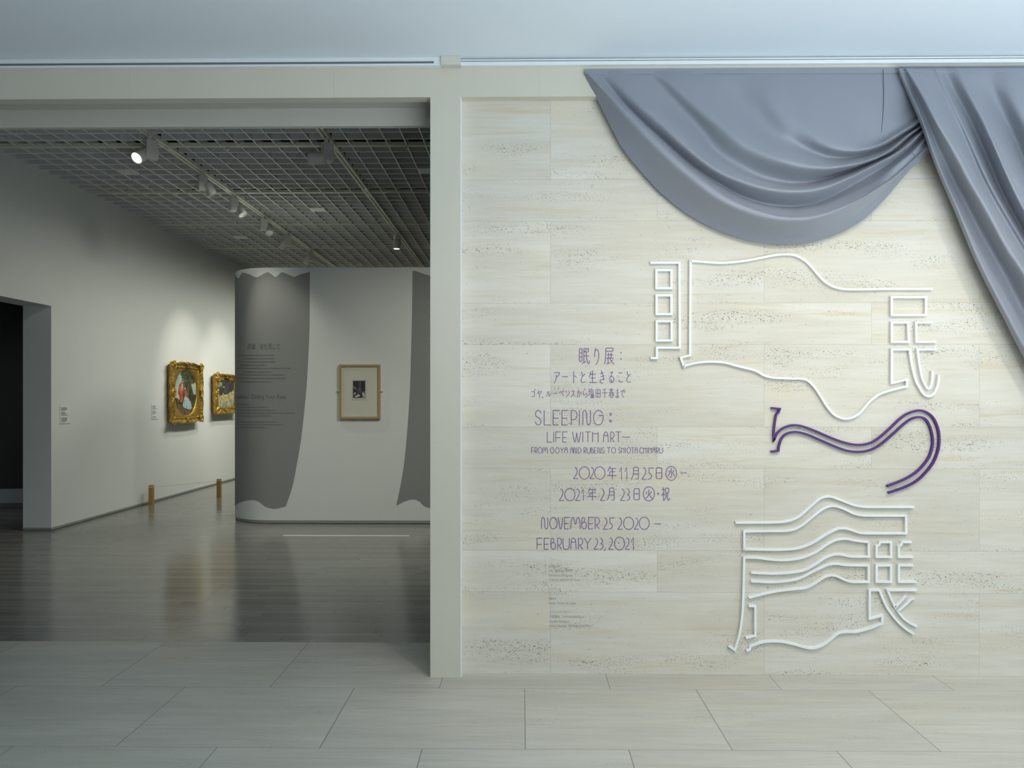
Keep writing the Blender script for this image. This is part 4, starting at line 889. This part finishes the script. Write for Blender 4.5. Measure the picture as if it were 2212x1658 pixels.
def paint(name, c1, c2, sc, lo=.4, hi=.6):
    a = N(name); p = a.pos(); f = a.noise(a.vec(a.m('MULTIPLY', p[0], sc), a.m('MULTIPLY', p[1], sc), a.m('MULTIPLY', p[2], sc*1.3)), 1, 4, .6)
    return a.done(a.mix(a.step(f, lo, hi), c1, c2), .35, 0, .4)
def sc8(u, v): return u, v
# first painting: oval pastoral scene
pA = onX(366.0, 846, XL+.07); pB = onX(440.5, 850, XL+.13)
cy = (pA.y+pB.y)/2; hy = (pB.y-pA.y)/2; zt = onX(403, 782, XL+.12).z; zb = onX(403, 914, XL+.12).z; cz = (zt+zb)/2; hz = (zt-zb)/2
t = thing('oval_painting', 'gilt-framed painting with an oval garden scene of two standing figures', 'painting', (XL+.02, cy, zb), 'gilt-framed paintings on the left wall')
t['off'] = .055
gilt_frame(t, cy, cz, hy-.02, hz-.02,   .112, .084, .075, .040, 3, oval=True)
m = MB(); m.box(XL+.02, XL+.06, cy-hy+.05, cy+hy-.05, cz-hz+.05, cz+hz-.05); obj('backing', m, M['gold_dark'], t)
iy, iz = hy-.02-.112, hz-.02-.084
PM = [paint('painted_dusk_greens', (.10, .12, .075), (.055, .06, .035), 5), paint('painted_pale_sky', (.36, .45, .40), (.50, .50, .34), 4), paint('painted_blue_sky', (.25, .38, .45), (.34, .45, .44), 5),
      paint('painted_foliage', (.025, .035, .018), (.09, .10, .045), 12), paint('painted_earth', (.13, .075, .03), (.22, .13, .05), 9), paint('painted_red_coat', (.36, .06, .03), (.55, .12, .06), 14),
      paint('painted_blue_gown', (.20, .34, .40), (.42, .55, .56), 16), paint('painted_skin', (.55, .36, .22), (.65, .46, .30), 20), paint('painted_brown_bodice', (.20, .10, .04), (.33, .17, .07), 20)]
ovl = [(math.cos(2*math.pi*i/64), math.sin(2*math.pi*i/64)) for i in range(64)]
def ou(x, y): return ((x-508)/205.0, (808-y)/428.0)          # picture-detail coordinates of the oval
def pl(*P): return [ou(*p) for p in P]
lay = [(1, pl((318, 640), (350, 520), (420, 430), (470, 410), (470, 560), (440, 700), (400, 930), (320, 960), (308, 800))), (2, pl((316, 660), (345, 540), (385, 490), (380, 620), (340, 720), (312, 760))),
       (1, pl((620, 520), (670, 560), (695, 650), (700, 800), (680, 860), (640, 820), (600, 700))), (4, pl((340, 1050), (420, 1010), (640, 1080), (650, 1110), (560, 1215), (470, 1225), (380, 1150))),
       (3, pl((410, 470), (450, 400), (560, 395), (640, 440), (690, 570), (640, 640), (590, 600), (590, 760), (620, 920), (660, 1060), (560, 1000), (500, 700), (520, 560), (470, 550), (440, 510))),
       (3, pl((310, 900), (370, 920), (400, 1000), (340, 1050), (315, 980))), (3, pl((640, 850), (690, 840), (695, 920), (640, 960))),
       (5, pl((390, 660), (425, 615), (460, 640), (470, 700), (462, 790), (450, 910), (410, 930), (392, 850), (372, 800), (385, 720))), (7, [ou(447+13*math.cos(a*.7), 592+22*math.sin(a*.7)) for a in range(9)]),
       (6, pl((422, 660), (445, 650), (445, 740), (425, 770))), (5, pl((395, 900), (445, 900), (438, 990), (400, 990))),
       (6, pl((470, 900), (500, 870), (545, 900), (590, 980), (612, 1090), (570, 1120), (530, 1110), (460, 1080), (445, 1050))), (8, pl((475, 770), (510, 760), (545, 830), (545, 900), (500, 900), (478, 850))),
       (7, [ou(490+13*math.cos(a*.7), 725+26*math.sin(a*.7)) for a in range(9)]), (7, pl((480, 850), (530, 900), (540, 930), (500, 890)))]
rl = random.Random(5); leaves = []
for i in range(70):
    a = rl.uniform(0, 6.28); q = rl.uniform(.55, 1.0); x, y = 565+125*q*math.cos(a), 520+135*q*math.sin(a); s = rl.uniform(8, 20)
    leaves.append((rl.choice((3, 3, 0, 9)), pl(*[(x+s*rl.uniform(.6, 1.2)*math.cos(b*.9), y+s*.8*rl.uniform(.6, 1.2)*math.sin(b*.9)) for b in range(7)])))
grass = [(rl.choice((0, 4, 9, 3)), pl(*[(x+22*rl.uniform(.6, 1.3)*math.cos(b*.9), y+9*rl.uniform(.6, 1.3)*math.sin(b*.9)) for b in range(7)])) for x, y in [(rl.uniform(330, 660), rl.uniform(960, 1190)) for _ in range(26)]]
k = 6
lay = lay[:k]+leaves+[(10, pl((575, 640), (600, 640), (640, 820), (665, 1040), (600, 1040), (585, 860)))]+grass+lay[k:]
lay += [(5, pl((372, 800), (384, 720), (398, 730), (392, 800), (380, 822))), (5, pl((452, 650), (478, 690), (470, 770), (458, 720))), (10, pl((440, 560), (462, 562), (462, 590), (448, 580), (436, 600))), (10, pl((478, 690), (500, 692), (506, 725), (490, 708), (478, 720))),
        (10, pl((400, 985), (420, 985), (418, 1020), (398, 1020))), (10, pl((422, 985), (440, 985), (442, 1018), (424, 1018))), (11, pl((500, 900), (512, 905), (500, 1060), (488, 1070))), (11, pl((530, 930), (545, 950), (560, 1080), (545, 1090))), (11, pl((565, 980), (578, 1000), (590, 1080), (578, 1090))), (2, pl((470, 940), (482, 930), (470, 1050), (458, 1050)))]
lay = [(mi, catmull(P, .34, True)) for mi, P in lay]
PM += [paint('painted_olive_leaves', (.11, .115, .05), (.17, .16, .07), 14), paint('painted_dark_brown', (.05, .032, .018), (.10, .06, .03), 16), paint('painted_gown_light', (.48, .58, .58), (.60, .68, .66), 18)]
lay = [(mi, [(u*min(1, .985/max(math.hypot(u, v), 1e-6)), v*min(1, .985/max(math.hypot(u, v), 1e-6))) for u, v in P]) for mi, P in lay]
canvas(t, cy, cz, iy*.97, iz*.97, XL+.055+.075*.24, ovl, lay, PM)
# second painting: reclining scene, partly hidden behind the partition
qA = onX(461.5, 850, XL+.07); zt = onX(470, 804, XL+.12).z; zb = onX(470, 896.5, XL+.12).z
y0 = qA.y; y1 = y0+1.02; cy = (y0+y1)/2; hy = (y1-y0)/2; cz = (zt+zb)/2; hz = (zt-zb)/2
t = thing('rectangular_painting', 'smaller gilt-framed painting of a pale reclining form on dark ground, half behind the partition', 'painting', (XL+.02, cy, zb), 'gilt-framed paintings on the left wall')
t['off'] = .055
gilt_frame(t, cy, cz, hy, hz-.02, .15, .12, .075, .016, 11)
m = MB(); m.box(XL+.02, XL+.06, cy-hy+.04, cy+hy-.04, cz-hz+.05, cz+hz-.05); obj('backing', m, M['gold_dark'], t)
sm2 = lambda P: catmull(P, .3, True)
PM2 = [paint('painted_dark_ground', (.03, .028, .03), (.06, .055, .06), 6), paint('painted_ochre_body', (.42, .27, .10), (.58, .42, .19), 9), paint('painted_pale_sheet', (.38, .38, .24), (.52, .52, .34), 12), paint('painted_green_cloth', (.16, .20, .12), (.30, .33, .20), 14)]
lay = [(3, [(-.95, .55), (-.55, .62), (-.5, .85), (-.92, .9)]), (2, [(-.98, -.25), (-.5, -.1), (.3, 0), (.75, .2), (.98, .28), (.98, -.6), (.5, -.5), (0, -.62), (-.98, -.55)]), (3, [(-.98, -.55), (0, -.62), (.98, -.55), (.98, -.97), (-.98, -.97)]),
       (1, [(-.95, -.45), (-.55, -.35), (-.4, .1), (-.25, -.15), (.1, -.2), (.3, .05), (.6, .12), (.72, -.05), (.5, -.35), (.1, -.55), (-.3, -.55)]), (2, [(-.6, -.62), (-.45, -.62), (-.5, -.95), (-.65, -.95)]), (2, [(.2, -.6), (.38, -.58), (.3, -.92), (.15, -.92)])]
lay = [(mi, sm2(P)) for mi, P in lay]+[(1, sm2([(.52, .02), (.66, .06), (.7, .22), (.58, .26), (.5, .14)])), (0, sm2([(.56, .2), (.7, .16), (.74, .3), (.62, .34)]))]+[(2, sm2([(u, -.5-.04*math.sin(u*9)), (u+.07, -.52), (u+.02+.05*math.sin(u*5), -.94), (u-.04, -.93)])) for u in (-.85, -.35, -.1, .5, .75)]+[(3, sm2([(u, v), (u+.25, v+.05), (u+.4, v-.02), (u+.2, v-.06)])) for u, v in ((-.9, -.3), (-.2, -.6), (.4, -.45), (.55, .0), (-.5, .55))]
canvas(t, cy, cz, hy-.15, hz-.02-.12, XL+.055+.075*.36, rect(-1, -1, 1, 1), lay, PM2)

# caption cards on the left wall
for lab, x0, x1, ya, yb, k in (('white caption card with tiny print, alone on the wall beside the side doorway', 130.3, 152.8, 876, 914.8, 12), ('white caption card beside the oval gilt-framed painting', 328.4, 342.3, 873, 905.2, 9)):
    a = onX(x0, yb, XL+.008); b = onX(x1, ya, XL+.008)
    t = thing('caption_card', lab, 'caption card', (XL, (a.y+b.y)/2, a.z), 'caption cards on the left wall')
    m = MB(); m.box(XL+.0005, XL+.008, a.y, b.y, a.z, b.z); obj('card', m, M['card'], t)
    m = MB(); r = random.Random(k); w = b.y-a.y; h = b.z-a.z
    for i in range(k+4):
        if i in (4, 9, 10): continue
        z = b.z-h*(.10+.80*i/(k+3)); e = a.y+w*(.1+r.uniform(.3, .7)); m.box(XL+.008, XL+.0084, a.y+w*.08, e, z-.004, z+.004)
    obj('print', m, M['ink_grey'], t)

# low barrier in front of the paintings
posts = []
for px, pyb, pyt, lab in ((327, 1090, 1047, 'low wooden barrier post close to the left wall'), (473.3, 1073.7, 1034, 'low wooden barrier post standing nearer the partition')):
    q = onZ(px, pyb, 0); d = q.x*FW[0]+q.y*FW[1]; z = (HYP-pyt)/F*d+EYE; posts.append((q.x, q.y, z))
    t = thing('barrier_post', lab, 'barrier post', (q.x, q.y, 0), 'wooden barrier posts')
    w = .030; m = MB(); c = .006
    prof_ = [(-w+c, -w), (w-c, -w), (w, -w+c), (w, w-c), (w-c, w), (-w+c, w), (-w, w-c), (-w, -w+c)]
    m.ring([[(q.x+a, q.y+b, zz) for a, b in prof_] for zz in (0, z-.03)]+[[(q.x+a, q.y+b, zz) for a, b in prof_] for zz in (z-.022, z-.004)]+[[(q.x+a*.85, q.y+b*.85, z) for a, b in prof_]], True, True)
    obj('shaft', m, M['post_wood'], t)
    m = MB(); m.tube([(q.x+(w+.006)*math.cos(a), q.y-(w+.006)*1.0 if False else q.y+(w+.006)*math.sin(a), z-.026) for a in [2*math.pi*i/16 for i in range(17)]], .004, 6); obj('cord_loop', m, M['rope'], t)
P, Q = [Vector(p) for p in posts]; P.z -= .026; Q.z -= .026; d = (Q-P).normalized()*.034; P += d; Q -= d
m = MB(); m.tube([P.lerp(Q, i/12)-Vector((0, 0, .004*math.sin(math.pi*i/12))) for i in range(13)], .0042, 8)
tag(obj('rope', m, M['rope']), 'thin white cord stretched between the two wooden posts', 'cord')
a = onZ(610, 1157, 0); b = onZ(886, 1154.6, 0); m = MB(); m.box(a.x, b.x, a.y, a.y+.052, 0, .0012)
tag(obj('floor_tape', m, M['tape']), 'long white tape strip on the wood floor in front of the framed print', 'tape')

# ------------------------------------------------------------------ spotlights on the tracks
def spot(px, trk, label, aim, lit, power, size=1.0, col=(1, .95, .82), ang=38, head=(0, 0)):
    xt = XT[trk]; a = (px-CXP)/F; dd = (FW[0]+a*RT[0], FW[1]+a*RT[1]); y = xt/dd[0]*dd[1]
    t = thing('track_spotlight', label, 'spotlight', (xt, y, ZG), 'spotlights on the gallery tracks')
    m = MB(); m.box(xt-.017, xt+.017, y-.045, y+.045, ZG-.05, ZG-.004); obj('adapter', m, M['lamp_grey'], t)
    s = size; bh = .155*s; zt = ZG-.048; ang_ = math.radians(38)
    m = MB(); hw, hd = .046*s, .034*s; c, sn = math.cos(ang_), math.sin(ang_)
    base = [(-hw, -hd), (hw, -hd), (hw, hd), (-hw, hd)]; bp = [(xt+u*c-v*sn, y+u*sn+v*c) for u, v in base]
    m.ring([[(p, q, z) for p, q in bp] for z in (zt, zt-bh*.45)], True, True); m.ring([[(xt+(p-xt)*1.02, y+(q-y)*1.02, z) for p, q in bp] for z in (zt-bh*.455, zt-bh)], True, True)
    obj('driver_box', m, M['lamp_grey'], t)
    hc = Vector((xt+head[0], y+head[1], zt-bh*.86)); D = (Vector(aim)-hc).normalized(); r = .054*s; L = .072*s
    m = MB(); m.cyl((xt, y, zt-bh*.86), hc, .012*s, n=10); obj('arm', m, M['lamp_grey'], t)
    m = MB(); m.smooth = True; u = D.orthogonal().normalized(); w = D.cross(u)
    def circ(o, rad): return [hc+D*o+u*(rad*math.cos(2*math.pi*i/28))+w*(rad*math.sin(2*math.pi*i/28)) for i in range(28)]
    m.ring([circ(-L, r*.02), circ(-L, r*.86), circ(-L*.92, r*.95), circ(L*.8, r), circ(L, r), circ(L, r*.86), circ(L*.86, r*.84)], True)
    hd_ = obj('lamp_head', m, M['lamp_grey'], t)
    m = MB(); m.add(circ(L*.87, r*.83), [tuple(range(28))]); obj('lens', m, M['lens'] if lit else M['lens_off'], hd_, fix=False)
    if power:
        l = light('spotlight_beam', 'SPOT', hc+D*(L+.01), aim, power, col, spot_size=math.radians(ang), spot_blend=.85, shadow_soft_size=.035)
spot(328, 0, 'lit spotlight nearest the doorway, its bright lens turned towards the lobby', (-4.5, 4.3, 1.5), True, 30, 1.12, head=(-.075, -.05), ang=30)
spot(438, 0, 'grey spotlight on the left track, next behind the brightly lit one', (-2.4, YC, 1.1), False, 60, 1.0, head=(.07, .03), ang=50)
spot(506, 0, 'grey spotlight on the left track, behind a cross rail and third from the doorway', (-2.1, YC, 1.45), False, 0, 1.0, head=(.06, .04))
spot(570, 0, 'small grey spotlight on the left track, fourth from the doorway', (-2.8, YC, 1.3), False, 0, .98, head=(.06, .04))
spot(621, 0, 'twin-lipped grey spotlight on the left track turned to the left wall', (XL, 11.9, 1.6), False, 85, 1.0, head=(-.07, .02), ang=55)
spot(671, 0, 'farthest spotlight on the left track, just over the partition top', (XL, 13.3, 1.5), False, 85, 1.0, head=(-.07, .02), ang=55)
spot(707, 1, 'unlit grey spotlight on the right track with its round head pointing left', (XL, 7.0, 3.7), False, 0, 1.12, head=(-.10, -.01))
spot(858, 1, 'lit spotlight pointing straight down on the right track beside the column', (XT[1]-.001, 11.4, 0), True, 60, 1.0, head=(-.01, 0), ang=60)

# small fittings in the louvre ceiling
for px, py, lab, rnd_ in ((268, 372, 'square ceiling speaker panel in the louvre, left of the lit spotlight', True), (508, 511, 'faint square louvre panel farther back to the left of the far spotlights', True), (678, 450, 'pale square panel in the louvre between the two long tracks', False), (912, 367, 'pale square louvre panel beside the column', False)):
    q = onZ(px, py, ZG); kx_ = math.floor((q.x-XT[0])/CELL); ky_ = math.floor((q.y-YC0)/CELL)
    x = XT[0]+(kx_+.5)*CELL; y = YC0+(ky_+.5)*CELL; h = CELL/2-.005
    t = thing('louvre_panel', lab, 'ceiling panel', (x, y, ZG), 'square panels in the louvre ceiling')
    m = MB(); m.box(x-h, x+h, y-h, y+h, ZG-.002, ZG+.012); obj('plate', m, M['lamp_grey'] if not rnd_ else M['grid'], t)
    m = MB(); m.cyl((x, y, ZG-.006), (x, y, ZG-.001), h*.62 if rnd_ else h*.15, n=28); obj('grille' if rnd_ else 'sensor', m, M['grid'] if rnd_ else M['rail_white'], t)
for px, py, lab in ((495, 322, 'small sprinkler head under the nearest cross rail, between the two tracks'), (879, 320, 'small sprinkler head under the nearest cross rail, beside the column'), (684, 487, 'small sprinkler head under a farther cross rail')):
    q = onZ(px, py, ZG-.02); k = round((q.y-YC0)/MOD); y = YC0+k*MOD
    t = thing('sprinkler', lab, 'sprinkler', (q.x, y, ZG-.03), 'sprinkler heads under the cross rails')
    m = MB(); m.cyl((q.x, y, ZG-.004), (q.x, y, ZG-.028), .010, .006, 12); obj('body', m, M['lamp_grey'], t)
    m = MB(); m.cyl((q.x, y, ZG-.030), (q.x, y, ZG-.034), .016, n=14); obj('deflector', m, M['lamp_grey'], t)
